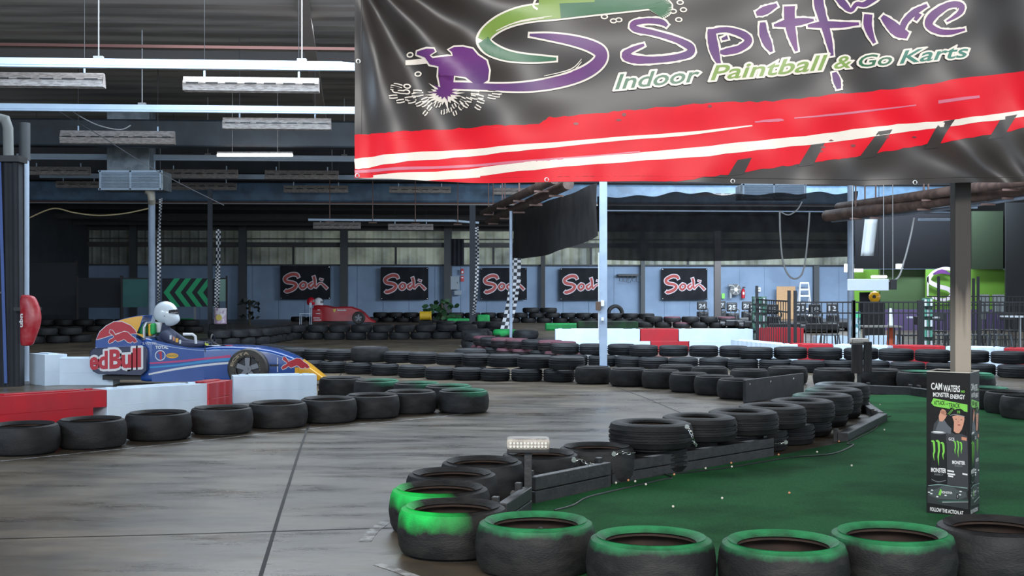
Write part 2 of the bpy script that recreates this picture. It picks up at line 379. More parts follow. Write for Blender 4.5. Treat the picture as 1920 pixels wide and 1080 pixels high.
# blue box gutters
bgm = mat('blue_grey_gutter', (.12, .22, .34), .45, 0, (.07, .12, .19), 2, .8, 6)
dbm = mat('dark_blue_gutter', (.028, .037, .048), .5, 0, (.02, .022, .028), 2, .8, 6)
beam(-14.2, 12, 36, 5.7, .75, .5, dbm, 'trim_12', 'dark blue box gutter across the roof', .05)
beam(-20, 18, 50, 5.12, .74, .5, bgm, 'trim_13', 'blue grey box gutter across the rear of the hall', .08)
beam(-20, 18, 49.65, 4.72, .05, .05, mat('rusty_rail', (.16, .07, .055), .7), 'trim_14', 'thin rusty rail below the blue gutter')
beam(-20, 18, 49.4, 4.66, .04, .04, mat('pale_conduit', (.3, .32, .33), .5), 'trim_15', 'pale conduit below the blue gutter')
beam(-13.9, 5.0, 26.5, 6.35, .06, .1, mat('rusty_purlin', (.12, .045, .035), .7), 'trim_16', 'thin rusty purlin under the brown roof')
beam(-13.9, 5.0, 30, 6.75, .3, .2, mat('brown_beam', (.06, .05, .045), .7), 'trim_17', 'dark beam under the brown roof')
for px, d in ((600, 24.0),): struct(MB().bar(P(560, -40, d), P(603, 225, 33), .25, .12).build('trim_18', mat('brown_rafter', (.15, .12, .10), .7), smooth=0), 'brown rafter under the roof')

# white lighting trunking (near ones carry the lamps)
trm = mat('white_trunking', (.56, .70, .86), .4, 0, (.46, .58, .73), 3, .5)
trunks = []
def trunk(x0, x1, d0, z, h, label, hang=()):
    t = thing('lighting_trunking', label, 'trunking', (x0, bay(x0, d0), z), group='lighting trunking runs')
    dx = x1-x0; q = MB().bar((0, 0, 0), (dx, dx*TH, 0), .12, h); q.bar((0, -.065, -h*.2), (dx, dx*TH-.065, -h*.2), .02, h*.12)
    q.build('channel', trm, t, smooth=0, bevel=.01)
    for hx in hang:
        q = MB().cyl((hx-x0, (hx-x0)*TH, h/2), (hx-x0, (hx-x0)*TH, 7.1-z), .012, n=6); q.box((hx-x0, (hx-x0)*TH, h/2+.02), (.16, .1, .05))
        q.build('hanger', mat('hanger_wire', (.3, .3, .3), .5), t)
    return t
trunk(-9.5, 8, 22.8, 5.36, .16, 'nearest white trunking run, highest in the picture', (-7.2, -3.7))
trunk(-12, 9, 28.6, 5.38, .16, 'second white trunking run from the camera', (-8.1, -3.1))
trunk(-14.5, 10, 38.5, 5.30, .17, 'third white trunking run, just above the air cooler', (-9, -5, -3, -.5))
trunk(-16, 12, 44.5, 5.26, .16, 'fourth white trunking run, in front of the blue gutter', (-12, -8, -6.2, -3))
# ================================================================ TYRES
def tyre_mesh(name, R, t, rb, m, grooves=0, segs=44, tilt=0):
    sh = min(.05, t*.22)
    out = [(rb, t-.028), (rb+.018, t-.012), ((rb+R)/2, t), (R-sh, t-.004), (R-sh*.35, t-sh*.35), (R-.004, t-sh)]
    k = 0
    if grooves:
        for g in range(grooves):
            zc = t-sh-(t-2*sh)*(g+.5)/grooves
            out += [(R+.002, zc+.009), (R-.012, zc+.006), (R-.012, zc-.006), (R+.002, zc-.009)]
    else: out += [(R+.006, t*.5)]
    out += [(R-.004, sh), (R-sh*.35, sh*.35), (R-sh, .004), ((rb+R)/2, 0), (rb+.018, .012), (rb, .028)]
    inn = [(rb+.004, .045), (R-.06, .03), (R-.022, .07), (R-.018, t/2), (R-.022, t-.07), (R-.06, t-.03), (rb+.004, t-.045)]
    ph = random.random()*6
    q = MB(); q.use(m); q.lathe(out, segs, rad=lambda a, z: 1+.008*math.sin(2*a+ph)+.005*math.sin(3*a+2*ph))
    q.use(mat('tyre_inside', (.05, .03, .022), .8, 0, (.025, .018, .015), 8, .8)); q.lathe(inn, segs, rad=lambda a, z: 1+.008*math.sin(2*a+ph)+.005*math.sin(3*a+2*ph))
    # join bead gaps
    o = q.build(name, smooth=.75); me = o.data
    bpy.data.objects.remove(o); return me
RB = rubber('slick_rubber', (.018, .019, .021), (.036, .036, .037))
RBD = rubber('dark_rubber', (.010, .0105, .012), (.020, .020, .021))
RBW = rubber('road_rubber', (.016, .018, .022), (.034, .037, .042), scale=4)
RBP = rubber('pinkish_rubber', (.018, .017, .02), (.034, .033, .036), (.30, .10, .14), None, .18, alls=.35, spread=.05)
RBG = rubber('green_rim_rubber', (.013, .013, .014), (.030, .029, .028), (.03, .30, .11), None, .26, alls=.75, spread=.05)
RBL = rubber('bright_green_rubber', (.013, .013, .014), (.030, .029, .028), (.015, .62, .10), (-.8, -.55, 5, -.25), .235, alls=.92, spread=.085)
RBT = rubber('teal_rim_rubber', (.019, .020, .022), (.036, .037, .039), (.04, .38, .20), (.8, .2, 3, .4), .25, alls=.7, spread=.06)
RBM = rubber('mint_rim_rubber', (.012, .013, .015), (.026, .028, .030), (.16, .42, .34), (-.9, .3, 4, -.3), .19, alls=.7, spread=.05)
RBS = rubber('white_rim_rubber', (.012, .013, .015), (.026, .028, .030), (.55, .68, .75), (-.9, .3, 4, -.3), .19, alls=.8, spread=.05)
RBX = rubber('green_sprayed_rubber', (.012, .013, .015), (.026, .028, .030), (.02, .42, .10), None, .13, alls=.8, spread=.08)
SL = dict(R=.30, t=.26, rb=.19); RD = dict(R=.30, t=.19, rb=.175)
ME = {}
def tmesh(kind, m, D=.6):
    key = (kind, m.name, round(D, 2), random.randint(0, 1))
    if key not in ME:
        if kind == 'slick': ME[key] = tyre_mesh('slick_tyre', D/2, .26, D/2*.71, m, 0)
        elif kind == 'far': ME[key] = tyre_mesh('road_tyre', D/2, .205, D/2*.6, m, 0, 20)
        else: ME[key] = tyre_mesh('road_tyre', D/2, .20 if D > .5 else .19, D/2*.6, m, 3, 40)
    return ME[key]
NT = 0; TY = []
def tyre(x, y, z, kind, m, label, group, D=.6, tilt=None, parent=None):
    global NT; NT += 1
    nm = {'slick': 'slick_tyre'}.get(kind, 'road_tyre')
    o = bpy.data.objects.new(nm, tmesh(kind, m, D)); COL.objects.link(o)
    o.location = (x, y, z+.001)
    rz = 0 if m in (RBL, RBT, RBM, RBS) else random.uniform(0, 6.28)
    o.rotation_euler = (random.uniform(-.008, .008), random.uniform(-.008, .008), rz)
    if tilt: o.rotation_euler = tilt
    tag(o, label, 'tyre', group); TY.append((o, D/2, z)); return o
def front(px, py, D):    # tyre whose lowest front edge is seen at py
    d = gd(py)+D/2; return (px-960)*d/F, d
def topc(px, yc, top=.26):
    d = F*(H-top)/(yc-540); return (px-960)*d/F, d

# --- row A: big slicks beside the red and white barrier, left foreground
A = [(45, 858), (170, 846), (297, 830), (415, 818), (521, 806), (616, 796), (702, 787), (788, 779)]
for i, (px, py) in enumerate(A):
    x, y = front(px, py, .62)
    tyre(x, y, 0, 'slick', RBD if i < 3 else RB, f'black slick tyre before the left barriers, {ORD[i]} from the left', 'slick tyres along the left barrier', .62)
x, y = topc(845, 731); tyre(x, y, 0, 'slick', RBT, 'slick tyre with green sprayed shoulder at the tip of the left tyre row', 'slick tyres along the left barrier', .60)
for i, (px, py, m) in enumerate(((640, 707, RB), (707, 712, RBT), (785, 717, RBT), (838, 721.5, RBT))):
    x, y = topc(px, py); tyre(x, y, 0, 'slick', m, f'slick tyre in the return row behind the left tyre tip, {ORD[i]} from the left', 'slick tyres behind the left tyre tip', .60)

# --- foreground loop
T = [(849, 947, RBL, 'slick tyre with bright green paint on its near left rim, nearest corner of the loop', .60),
     (826, 911, RBL, 'slick tyre with green left shoulder directly behind the corner tyre of the loop', .60),
     (858, 882, RB, 'black slick tyre with a bolt inside, third behind the green corner tyre', .60),
     (916, 863, RB, 'black slick tyre, fourth behind the green corner tyre, left of the lamp post', .58),
     (1008, 849, RB, 'black slick tyre behind the lamp post, chained to the rail', .57),
     (1105, 837, RB, 'black slick tyre left of the large stacked tyre, chained to the rail', .58),
     (1005, 974, RBG, 'slick tyre with green rim in the front row, second from the left', .61),
     (1220, 1004, RBG, 'slick tyre with green rim in the front row, third from the left', .61),
     (1471, 1012, RBG, 'slick tyre with strong green rim in the front row, middle of the bottom edge', .61),
     (1680, 995, RBG, 'slick tyre with green rim in the front row, left of the last one', .61),
     (1862, 982, RB, 'black slick tyre in front of the advertising box, last of the front row', .61)]
loop = []; LT_ = []
for px, yc, m, lb, D in T:
    x, y = topc(px, yc); loop.append((x, y)); LT_.append(tyre(x, y, 0, 'slick', m, lb, 'slick tyres around the turf infield', D))
x, y = loop[-1]; tyre(x+.62, y+.12, 0, 'slick', RB, 'black slick tyre at the right edge of the front row', 'slick tyres around the turf infield', .61)

# --- two-high rows by the rail (row H)
low = [(1300, 880), (1375, 868), (1435, 855), (1490, 842), (1525, 826), (1558, 806), (1585, 790), (1603, 778)]
lowp = [G(px, py) + Vector((0, .40, 0)) for px, py in low]
for i, p in enumerate(lowp):
    tyre(p.x, p.y+.05, 0, 'road', RBD, f'dark lower tyre under the two-high stack beside the rail, {ORD[i]} from the left', 'lower tyres by the black rail', .56)
up = [(1223, 10.05, .66), (1308, 10.5, .62), (1392, 10.95, .60), (1447, 11.45, .60), (1503, 12.0, .60), (1541, 12.65, .60), (1562, 13.35, .60), (1578, 14.05, .60)]
for i, (px, d, D) in enumerate(up):
    m = RBD if i < 5 else (RBM if i < 7 else RBS)
    lb = 'largest dark road tyre lying on top at the left end of the rail stack' if i == 0 else f'upper tyre of the two-high stack beside the rail, {ORD[i]} from the left'
    tyre((px-960)*d/F, d, .205, 'road', m, lb, 'upper tyres by the black rail', D)
for px, d in ((1223, 10.05),): tyre((px-960)*d/F, d+.12, 0, 'road', RBD, 'dark tyre underneath the largest stacked tyre', 'lower tyres by the black rail', .6)

# --- row C: middle two-high row with slicks to the right
Cl = [(548, 694), (587, 697), (625, 700), (673, 702.5), (722, 705), (773, 709), (825, 712.6), (877, 714), (929, 715.6), (988, 716), (1047, 717)]
for i, (px, py) in enumerate(Cl):
    x, y = front(px, py, .47)
    tyre(x, y, 0, 'road', RBW, f'lower tyre of the middle two-high row, {ORD[i]} from the left', 'lower tyres in the middle row', .5 if i > 8 else .47)
Cu = [(560, 0), (595, 0), (635, 0), (744, 4), (793, 0), (847, 0), (897, 0), (948, 0), (1002, 0), (1057, 0)]
for i, (px, o) in enumerate(Cu):
    py = 694+(px-548)*.0465; x, y = front(px, py, .5)
    tyre(x, y, .192, 'road', RBW, f'upper tyre of the middle two-high row, {ORD[i]} from the left', 'upper tyres in the middle row', .56 if i > 6 else .5)
x, y = front(697, 702, .6); tyre(x, y+.03, .192, 'slick', RB, 'large slick tyre sitting on top of the middle tyre row', 'large tyre on the middle row', .64)
x, y = front(880, 703, .6); tyre(x, y+.5, 0, 'road', RBW, 'road tyre at the bottom behind the middle two-high row', 'loose tyres behind the middle row', .55); tyre(x, y+.5, .2, 'road', RBW, 'road tyre lying behind the middle two-high row, left of the pillar', 'loose tyres behind the middle row', .55)
Cs = [(1112, 721.6), (1178, 726), (1240, 730), (1292, 737), (1340, 743), (1385, 751)]
for i, (px, py) in enumerate(Cs):
    x, y = front(px, py, .58); tyre(x, y, 0, 'slick', RB, f'grey black slick tyre right of the white pillar base, {ORD[i]} from the left', 'slick tyres right of the pillar', .56)
for i, (px, py, D) in enumerate([(1268, 718, .56), (1330, 722, .56), (1405, 728, .56), (1476, 722.5, .60), (1563, 727, .60), (1650, 728, .60), (1722, 733, .60), (1822, 738, .62)]):
    x, y = front(px, py, D); m = RBT if i > 5 else RB
    tyre(x, y, 0, 'slick', m, f'slick tyre in the single row behind the turf, {ORD[i]} from the left', 'slick tyres behind the turf', D)
for i, (px, py) in enumerate([(1850, 771), (1893, 780), (1925, 790)]):
    x, y = front(px, py, .56); tyre(x, y, 0, 'slick', RBT if i == 0 else RB, f'slick tyre right of the turf behind the advertising box, {ORD[i]} from left', 'slick tyres right of the box', .56)
# two-high row further right
Ru = [(1072, 688), (1118, 689), (1160, 690), (1212, 692), (1268, 693), (1325, 694), (1368, 695), (1425, 697), (1487, 698), (1545, 699), (1600, 700), (1673, 702), (1737, 704), (1833, 707), (1895, 709), (1950, 711)]
for i, (px, py) in enumerate(Ru):
    x, y = front(px, py-3, .56); tyre(x, y, .197, 'road', RBW, f'upper tyre in the long row in front of the fence, {ORD[i]} from the left', 'upper tyres before the fence', .54 if px < 1400 else .6)
Rl = [(1095, 688), (1140, 689), (1172, 690), (1225, 692), (1280, 693.5), (1338, 694.5), (1395, 696), (1458, 697.5), (1520, 699), (1573, 699.5), (1635, 701), (1700, 703), (1770, 705), (1844, 708), (1900, 710), (1955, 712)]
for i, (px, py) in enumerate(Rl):
    x, y = front(px, py, .56); tyre(x, y+.05, 0, 'road', RBW, f'lower tyre in the long row in front of the fence, {ORD[i]} from the left', 'lower tyres before the fence', .54 if px < 1400 else .58)

# --- far rows laid along paths
def path_row(pts, D, levels, m, desc, group, kind='far', off=.5, jit=.02, start=0):
    """pts: ground points; tyres at every D along the polyline"""
    seg = []; acc = start; pos = []
    for a, c in zip(pts[:-1], pts[1:]):
        l = (c-a).length
        while acc <= l: pos.append(a+(c-a)*(acc/l)); acc += D*1.02
        acc -= l
    for lv in range(levels):
        nm = ['lower', 'upper', 'top'][lv] + ' tyre' if levels > 1 else 'tyre'
        for i, p in enumerate(pos):
            j = (pos[i+1]-p)*off*(lv % 2) if i+1 < len(pos) else Vector((0, 0, 0))
            if lv and i+1 == len(pos): continue
            mm = m[(i+lv) % len(m)] if isinstance(m, list) else m
            tyre(p.x+j.x+random.uniform(-jit, jit), p.y+j.y+random.uniform(-jit, jit), .206*lv, kind, mm, f'{nm} in {desc}, {ORD[min(i, 35)]} from the left', group, D)
path_row([G(548, 636), G(640, 636.5), G(760, 636), G(905, 634)], .6, 2, RBW, 'the far two-high row before the red racing car', 'far row before the red car', off=.25)
path_row([G(395, 650), G(440, 648), G(490, 645), G(520, 640), G(540, 637)], .56, 2, RBW, 'the curve of tyres above the blue car nose', 'curve above the blue car')
path_row([G(465, 664), G(500, 663), G(535, 668), G(560, 680)], .5, 1, RBW, 'the low curve beyond the blue car nose', 'low curve beyond the blue car')
path_row([G(62, 644), G(110, 643), G(165, 641)], .62, 2, RBD, 'the far row behind the left white blocks', 'far left rows')
path_row([G(70, 622), G(160, 622), G(300, 620), G(380, 624)], .62, 2, RBD, 'the dark far left row below the arrow board', 'dark far left row')
path_row([G(892, 657), G(885, 650), G(905, 644)], .55, 2, RBW, 'the end of the centre curve', 'centre curve end')
path_row([G(905, 664), G(925, 668), G(955, 671), G(990, 673), G(1030, 676), G(1070, 680)], .52, 2, [RBP, RBP, RBW], 'the pink tinted centre curve', 'pink tinted centre curve', 'road')
path_row([G(930, 648), G(985, 650), G(1040, 652)], .62, 2, [RBW, RBX], 'the jumble below the big chequered flag', 'jumble below the chequered flag')
path_row([G(820, 626), G(900, 627), G(960, 630)], .62, 2, RBW, 'the row left of the chequered flag', 'row left of the chequered flag')
path_row([G(700, 603.5), G(860, 604.5), G(1060, 605), G(1250, 607)], .66, 2, RBD, 'the tall dark row along the grey back wall', 'tall row along the back wall')
path_row([G(560, 602.5), G(625, 602.5)], .66, 1, RBD, 'the short row behind the red car', 'short row behind the red car')
path_row([G(1100, 617), G(1180, 618)], .64, 1, [RBX, RBD], 'the green sprayed row above the white barrier', 'green sprayed row')
path_row([G(1210, 614), G(1300, 614.5), G(1410, 615)], .64, 2, [RBD, RBD, RBP], 'the dark row before the karts', 'dark row before the karts')
for px in (1000, 1024): 
    p = G(px, 604.8); tyre(p.x, p.y, .415, 'far', RBD, f'tyre on top of the back wall row beside the chequered flag, {"left" if px == 1000 else "right"} one', 'extra tyres on the back row', .72)
p = G(1156, 605); tyre(p.x, p.y+1.0, 0, 'far', RBD, 'tyre standing on its tread behind the back wall row', 'extra tyres on the back row', .75, tilt=(PI/2, 0, .2)).location.z = .375
TY.pop()

# let touching tyres settle side by side
def settle(n=40):
    for _ in range(n):
        for i in range(len(TY)):
            a, ra, za = TY[i]
            for j in range(i+1, len(TY)):
                b, rb, zb = TY[j]
                if abs(za-zb) > .1: continue
                dx = b.location.x-a.location.x; dy = b.location.y-a.location.y; lim = (ra+rb)*1.02
                if abs(dx) > lim or abs(dy) > lim: continue
                l = math.hypot(dx, dy)
                if 1e-6 < l < lim:
                    k = (lim-l)/l*.5*.5; a.location.x -= dx*k; a.location.y -= dy*k; b.location.x += dx*k; b.location.y += dy*k
settle()

# ================================================================ RAILS, CHAINS, POSTS
def rail(p0, p1, h, label, n=2, t=.06, group='black steel rails'):
    c = (p0+p1)/2; th = thing('steel_rail', label, 'rail', (c.x, c.y, 0), math.atan2(p1.y-p0.y, p1.x-p0.x), group); L_ = (p1-p0).length
    for k in range(n):
        z = h*(k+.5)/n; q = MB(); a = L_/2; s2 = h/n/2-.002; w2 = t/2
        q.box((0, 0, z), (L_, t, h/n-.004)); q.build('rail_bar', blacksteel, th, smooth=0, bevel=.006)
    for x in (-L_/2+.04, L_/2-.04): MB().box((x, t/2+.02, (h+.03)/2), (.05, .04, h+.03)).build('bracket', blacksteel, th, smooth=0, bevel=.004)
    return th
r1 = rail(G(998, 948)+Vector((0, .03, 0)), G(1140, 916)+Vector((0, .03, 0)), .19, 'black double steel rail right of the lamp post')
r2 = rail(G(1143, 911)+Vector((0, .03, 0)), G(1447, 858)+Vector((0, .03, 0)), .17, 'long black double steel rail along the turf edge')
r3 = rail(G(1580, 830), G(1655, 791), .095, 'single black rail at the far corner of the turf', 1, .1)
r4 = rail(G(1655, 791)+Vector((.0, .12, 0)), G(1620, 768), .095, 'short black rail end behind the far turf corner', 1, .1)
rail(Vector((-.06, 7.62, 0)), Vector((.1, 8.25, 0)), .17, 'short black rail left of the lamp post base', 2)
rail(G(1620, 738), G(1710, 742), .12, 'grey rail in front of the slick tyres behind the turf', 1, .08)
rail(G(1712, 743), G(1752, 748), .12, 'black rail section left of the advertising box', 1, .08)
# rubber board
a = G(1398, 758)+Vector((0, .1, 0)); c = Vector(((1505-960)*17.4/F, 17.4, 0)); 
q = MB().bar(a+Vector((0, 0, .15)), c+Vector((0, 0, .15)), .04, .29); o = q.build('rubber_board', mat('board_rubber', (.022, .023, .026), .55, 0, (.04, .04, .044), 5, .8), smooth=0, bevel=.008)
tag(o, 'long black rubber board fixed across the slick tyres left of the turf', 'board')
for t_ in (.08, .42, .82):
    p = a.lerp(c, t_); MB().cyl((p.x, p.y-.022, .24), (p.x, p.y-.035, .24), .014, n=10).build('bolt', chrome, o, 'bright bolt head')

def chain(pts, label):
    """links of alternating orientation along a hanging path, with a bolt plate"""
    pts = [Vector(p) for p in pts]; sm = [Vector(p) for p in smoothpts([tuple(p) for p in pts], 8)]
    tot = sum((b-a).length for a, b in zip(sm[:-1], sm[1:])); nl = max(4, int(tot/.026)); root = thing('steel_chain', label, 'chain', pts[0], group='steel tie chains')
    q = MB(); 
    def at(s):
        for a, b in zip(sm[:-1], sm[1:]):
            l = (b-a).length
            if s <= l: return a+(b-a)*(s/l), (b-a).normalized()
            s -= l
        return sm[-1], (sm[-1]-sm[-2]).normalized()
    for k in range(nl):
        p, t = at(tot*(k+.5)/nl); p = p-pts[0]; up = Vector((0, 0, 1)) if k % 2 else Vector((0, 1, 0))
        s = t.cross(up).normalized()
        q.tube([p+t*(.017*math.cos(a))+s*(.009*math.sin(a)) for a in [2*PI*i/10 for i in range(10)]], .003, 5, True)
    q.build('chain_links', chrome, root)
    MB().cyl((0, .0, 0), (-.0, -.012, 0), .018, n=14).build('bolt_plate', chrome, root)
    return root
chain([P(1288, 800, 9.75), P(1296, 812, 9.7), P(1301, 828, 9.7), P(1306, 836, 9.85)], 'steel chain hanging from the largest stacked tyre')
chain([P(1473, 829, 10.95), P(1462, 832, 10.9), P(1452, 831, 10.9)], 'steel chain on the lower tyre at the right end of the long rail')
chain([P(1076, 862, 9.0), P(1090, 862, 9.0), P(1100, 870, 9.0), P(1113, 870, 9.05)], 'steel chain between slick tyre and short rail right of lamp')
chain([P(1151, 851, 9.4), P(1165, 849, 9.4), P(1178, 850, 9.35), P(1190, 849, 9.35)], 'steel chain at the left end of the long rail')
chain([P(962, 925, 8.2), P(972, 922, 8.2), P(980, 921, 8.25)], 'short steel chain left of the lamp post')

for k_, (px, py) in ((1, (843, 919)), (2, (874, 887)), (6, (938, 980))):     # tie bolts on the inner walls
    t_ = LT_[k_]; a_ = math.atan2(-(0.0), 1); rz_ = t_.rotation_euler.z; dirp = Vector(((px-960)/F*.9+.12, 1, 0)).normalized(); wpos = Vector((0, 0, .16))+dirp*.272
    R_ = Matrix.Rotation(-rz_, 3, 'Z'); MB().cyl(R_ @ wpos, R_ @ (wpos-dirp*.012), .016, n=12).build('tie_bolt', chrome, t_, 'bright bolt head')
# low chequered board between the two arms of the left tyre tip
q = MB(); a0 = G(596, 741); a1 = G(712, 733); ux = (a1-a0)/7; uy = Vector((.1, .42, 0))
for i_ in range(7):
    for j_ in range(2):
        q.use(white if (i_+j_) % 2 else blacksteel); c0 = a0+ux*i_+uy*j_+Vector((0, 0, .06)); q.add([c0, c0+ux, c0+ux+uy, c0+uy], [(0, 1, 2, 3)])
q.use(blacksteel); c0 = a0; q.add([c0, c0+ux*7, c0+ux*7+Vector((0, 0, .06)), c0+Vector((0, 0, .06))], [(0, 1, 2, 3)])
tag(q.build('chequered_board', None, smooth=0, fixn=False), 'low black and white chequered board lying between the left tyre rows', 'board')
# warning lamps on poles
def lamp_post(px, base, lampy, label, wd, cover):
    d = gd(base); x = (px-960)*d/F; z = H+(540-lampy)*d/F
    t = thing('warning_lamp_post', label, 'lamp', (x, d, 0), group='warning lamp posts')
    MB().box((0, 0, (z-.03)/2), (.052, .052, z-.03)).build('pole', blacksteel, t, smooth=0, bevel=.004)
    MB().box((0, 0, .006), (.14, .14, .012)).build('base_plate', blacksteel, t, smooth=0)
    hz = .075
    q = MB(); q.use(mat('dusty_lens', (.55, .50, .44), .35, 0, (.3, .27, .24), 20, .8, bump=.2)).box((0, 0, z), (wd, .16, hz)); q.build('lamp_housing', None, t, smooth=0, bevel=.02)
    MB().box((0, 0, z-hz/2-.008), (wd*.96, .15, .02)).build('lamp_base', black, t, smooth=0, bevel=.004)
    q = MB()
    for r in range(2):
        for k in range(11): q.cyl((-wd*.4+k*wd*.08, -.082, z-.012+r*.022), (-wd*.4+k*wd*.08, -.09, z-.012+r*.022), .0085, n=8)
    q.build('led_row', mat('led_lens', (.85, .82, .75), .15), t, 'clear row of small lamp lenses')
    if cover:
        MB().box((-.07, -.14, z-.25), (.155, .05, .42)).build('timber_block', mat('black_timber', (.02, .02, .022), .7, 0, (.045, .042, .04), 4, .8, stretch=(6, 6, .6)), t, smooth=0, bevel=.006)
        MB().box((.09, -.12, z-.23), (.11, .05, .44)).build('timber_block', mat('black_timber', (.02, .02, .022), .7), t, smooth=0, bevel=.006)
    return t
lamp_post(990, 955, 831, 'warning lamp with dusty clear lens on a black pole behind the front tyres', .285, False)
lamp_post(1611, 728, 639, 'warning lamp on a pole with black timber blocks behind the turf', .25, True)

# debris and cable on the turf edge
o = MB().tube([tuple(Vector(p)+Vector((0, 0, .018))) for p in [Vector(q) for q in smoothpts([tuple(G(a, c)) for a, c in ((1040, 962), (1075, 952), (1100, 938), (1150, 925), (1235, 905), (1260, 900), (1248, 893), (1290, 890), (1370, 880), (1480, 862), (1560, 855), (1600, 838), (1590, 834), (1640, 808), (1650, 790), (1670, 783))], 5)]], .006, 6).build('power_cable', black)
tag(o, 'thin black cable lying along the turf edge beside the rails', 'cable')
pel = mat('pellet_orange', (.75, .32, .15), .4); pel2 = mat('pellet_white', (.8, .75, .65), .4)
q0 = MB().lathe([(0, 0)]+[(.0085*math.sin(a), .0085-.0085*math.cos(a)) for a in [PI*k/8 for k in range(1, 8)]]+[(0, .017)], 12)
po = q0.build('paintball', pel); pb0 = q0.build('paintball', pel2)
balls = [(1155, 911), (1178, 906), (1191, 908), (1218, 898), (1211, 914), (1225, 895), (1264, 895), (1286, 886), (1323, 883), (1371, 873), (1372, 880), (1354, 940), (1403, 865), (1420, 862), (1432, 858), (1460, 857), (1532, 852), (1597, 878), (1573, 832), (1590, 820), (1605, 812), (1636, 800), (1658, 810), (1650, 762), (1043, 937), (1010, 942), (1262, 956), (1480, 930)]
for i, (px, py) in enumerate(balls):
    g = G(px, py); o = (po if i % 2 else pb0) if i < 2 else (po if i % 3 == 0 else pb0).copy()
    if i > 1: COL.objects.link(o)
    o.location = (g.x, g.y, .014)
    tag(o, 'lone orange paintball on the open turf' if (px, py) == (1354, 940) else 'tiny spent paintball lying on the turf near the rails', 'paintball', 'spent paintballs')

# ================================================================ PLASTIC BARRIERS
def barrier(p0, p1, h, m, label, group, step=.12, ribs=True, t=.34, under=1):
    """interlocking plastic track barrier: upper half offset from lower half, fluted sides, lid on top"""
    L_ = (p1-p0).length; c = p0; th = thing('track_barrier', label, 'barrier', (c.x, c.y, 0), math.atan2(p1.y-p0.y, p1.x-p0.x), group)
    nr = max(2, int(L_/.2))*4
    def prof(x0, x1, z0, z1, amp):
        vs = []; xs = [x0+(x1-x0)*k/nr for k in range(nr+1)]
        for k, x in enumerate(xs):
            o = amp*(1 if k % 4 in (1, 2) else 0) if 2 < k < nr-2 else 0
            vs.append((x, o))
        poly = [(x, o, z0) for x, o in vs] + [(x, t-o, z0) for x, o in reversed(vs)]
        return poly
    zc = h*.45; amp = 0 if not ribs else (.014 if ribs == 2 else .006)
    q = MB(); q.prism(prof(.0, L_, zc, h, amp), (0, 0, h-zc)); q.build('upper_shell', m, th, bevel=.014, smooth=.5)
    q = MB(); q.prism(prof(step*under, L_+step*under, .0, zc, amp), (0, 0, zc)); q.build('lower_shell', m, th, bevel=.012, smooth=.5)
    MB().box((L_*.5, t/2, h+.006), (L_*.62, t*.4, .016)).build('lid_panel', m, th, smooth=0, bevel=.006)
    for x in (.12, L_-.12): MB().cyl((x, t/2, h), (x, t/2, h+.014), .045, n=16).build('filler_cap', m, th)
    return th
def Gz(px, py, z): # ground point whose height z is seen at py
    d = F*(H-z)/(py-540); return Vector(((px-960)*d/F, d, 0))
hB = .335
pA = Gz(-30, 746, hB); pB = Gz(200, 731, hB); pC = Gz(391, 719, hB); pD = Gz(436, 706, hB); pE = Gz(594, 703, hB)
barrier(pA, pB, hB, M_RED, 'long red plastic barrier at the left edge', 'left plastic barriers', step=-.16)
barrier(pB+Vector((.01, 0, 0)), pC, hB, M_WHT, 'white plastic barrier left of the short red one', 'left plastic barriers', step=-.0)
barrier(pC+Vector((.012, -.02, 0)), Gz(436, 712, hB), hB, M_RED, 'short dark red ribbed barrier below the blue car', 'left plastic barriers', step=0, ribs=2)
barrier(pD+Vector((.01, .0, 0)), pE, hB, M_WHT, 'white barrier below the front wheel of the blue car', 'left plastic barriers', step=-.0)
barrier(Gz(82, 677, .36), Gz(212, 677, .36), .40, M_WHT, 'white ribbed barrier block behind the blue car tail', 'rear left plastic barriers', step=0)
barrier(Gz(55, 670, .40), Gz(84, 673, .40), .46, M_WHT, 'white barrier block with dirty foot beside the curtain post', 'rear left plastic barriers', step=0)
hR = .5; dR = 29.5
def bx(px, d=dR, s=0): return Vector(((px-960)*d/F, d+s, 0))
barrier(bx(1041), bx(1200), hR, M_WHT, 'white barrier left and right of the centre pillar', 'barriers behind the centre tyres', step=.24, ribs=False)
barrier(bx(1201), bx(1272), hR, M_RED, 'red barrier between two white ones right of the pillar', 'barriers behind the centre tyres', step=.24, ribs=False)
barrier(bx(1273), bx(1412), hR, M_WHT, 'white barrier right of the red one behind the tyres', 'barriers behind the centre tyres', step=.24, ribs=False)
def bz(px, py, h=.5): d = F*(H-h)/(py-540); return Vector(((px-960)*d/F, d, 0))
lst = [(1370, 637, 1466, 646, M_WHT, 'white ribbed barrier at the left foot of the black fence'), (1467, 645, 1562, 646, M_RED, 'red barrier before the fence, left of the timber lamp post'), (1563, 646, 1664, 649, M_WHT, 'white barrier before the fence behind the timber lamp post'), (1665, 648, 1772, 649, M_RED, 'red barrier before the fence, left of the brown column'), (1773, 650, 1882, 652, M_WHT, 'white barrier before the fence, right of the brown column'), (1883, 653, 1990, 655, M_RED, 'red barrier at the right edge before the fence')]
for a, ya, c, yc, m, lb in lst: barrier(bz(a, ya, .36), bz(c, yc, .36), .36, m, lb, 'barriers before the black fence', step=0, ribs=2)
barrier(G(1437, 655)+Vector((0, .0, 0))+Vector((0, 1, 0)), G(1525, 655)+Vector((0, 1, 0)), .47, M_RED, 'red barrier seen through the fence pickets', 'barriers behind the black fence', step=0)
barrier(G(1530, 652), G(1590, 652), .28, M_WHT, 'white barrier seen through the fence, right of the red one', 'barriers behind the black fence', step=0)
barrier(G(1625, 652), G(1690, 652), .28, M_WHT, 'white barrier seen through the fence under the long table', 'barriers behind the black fence', step=0)
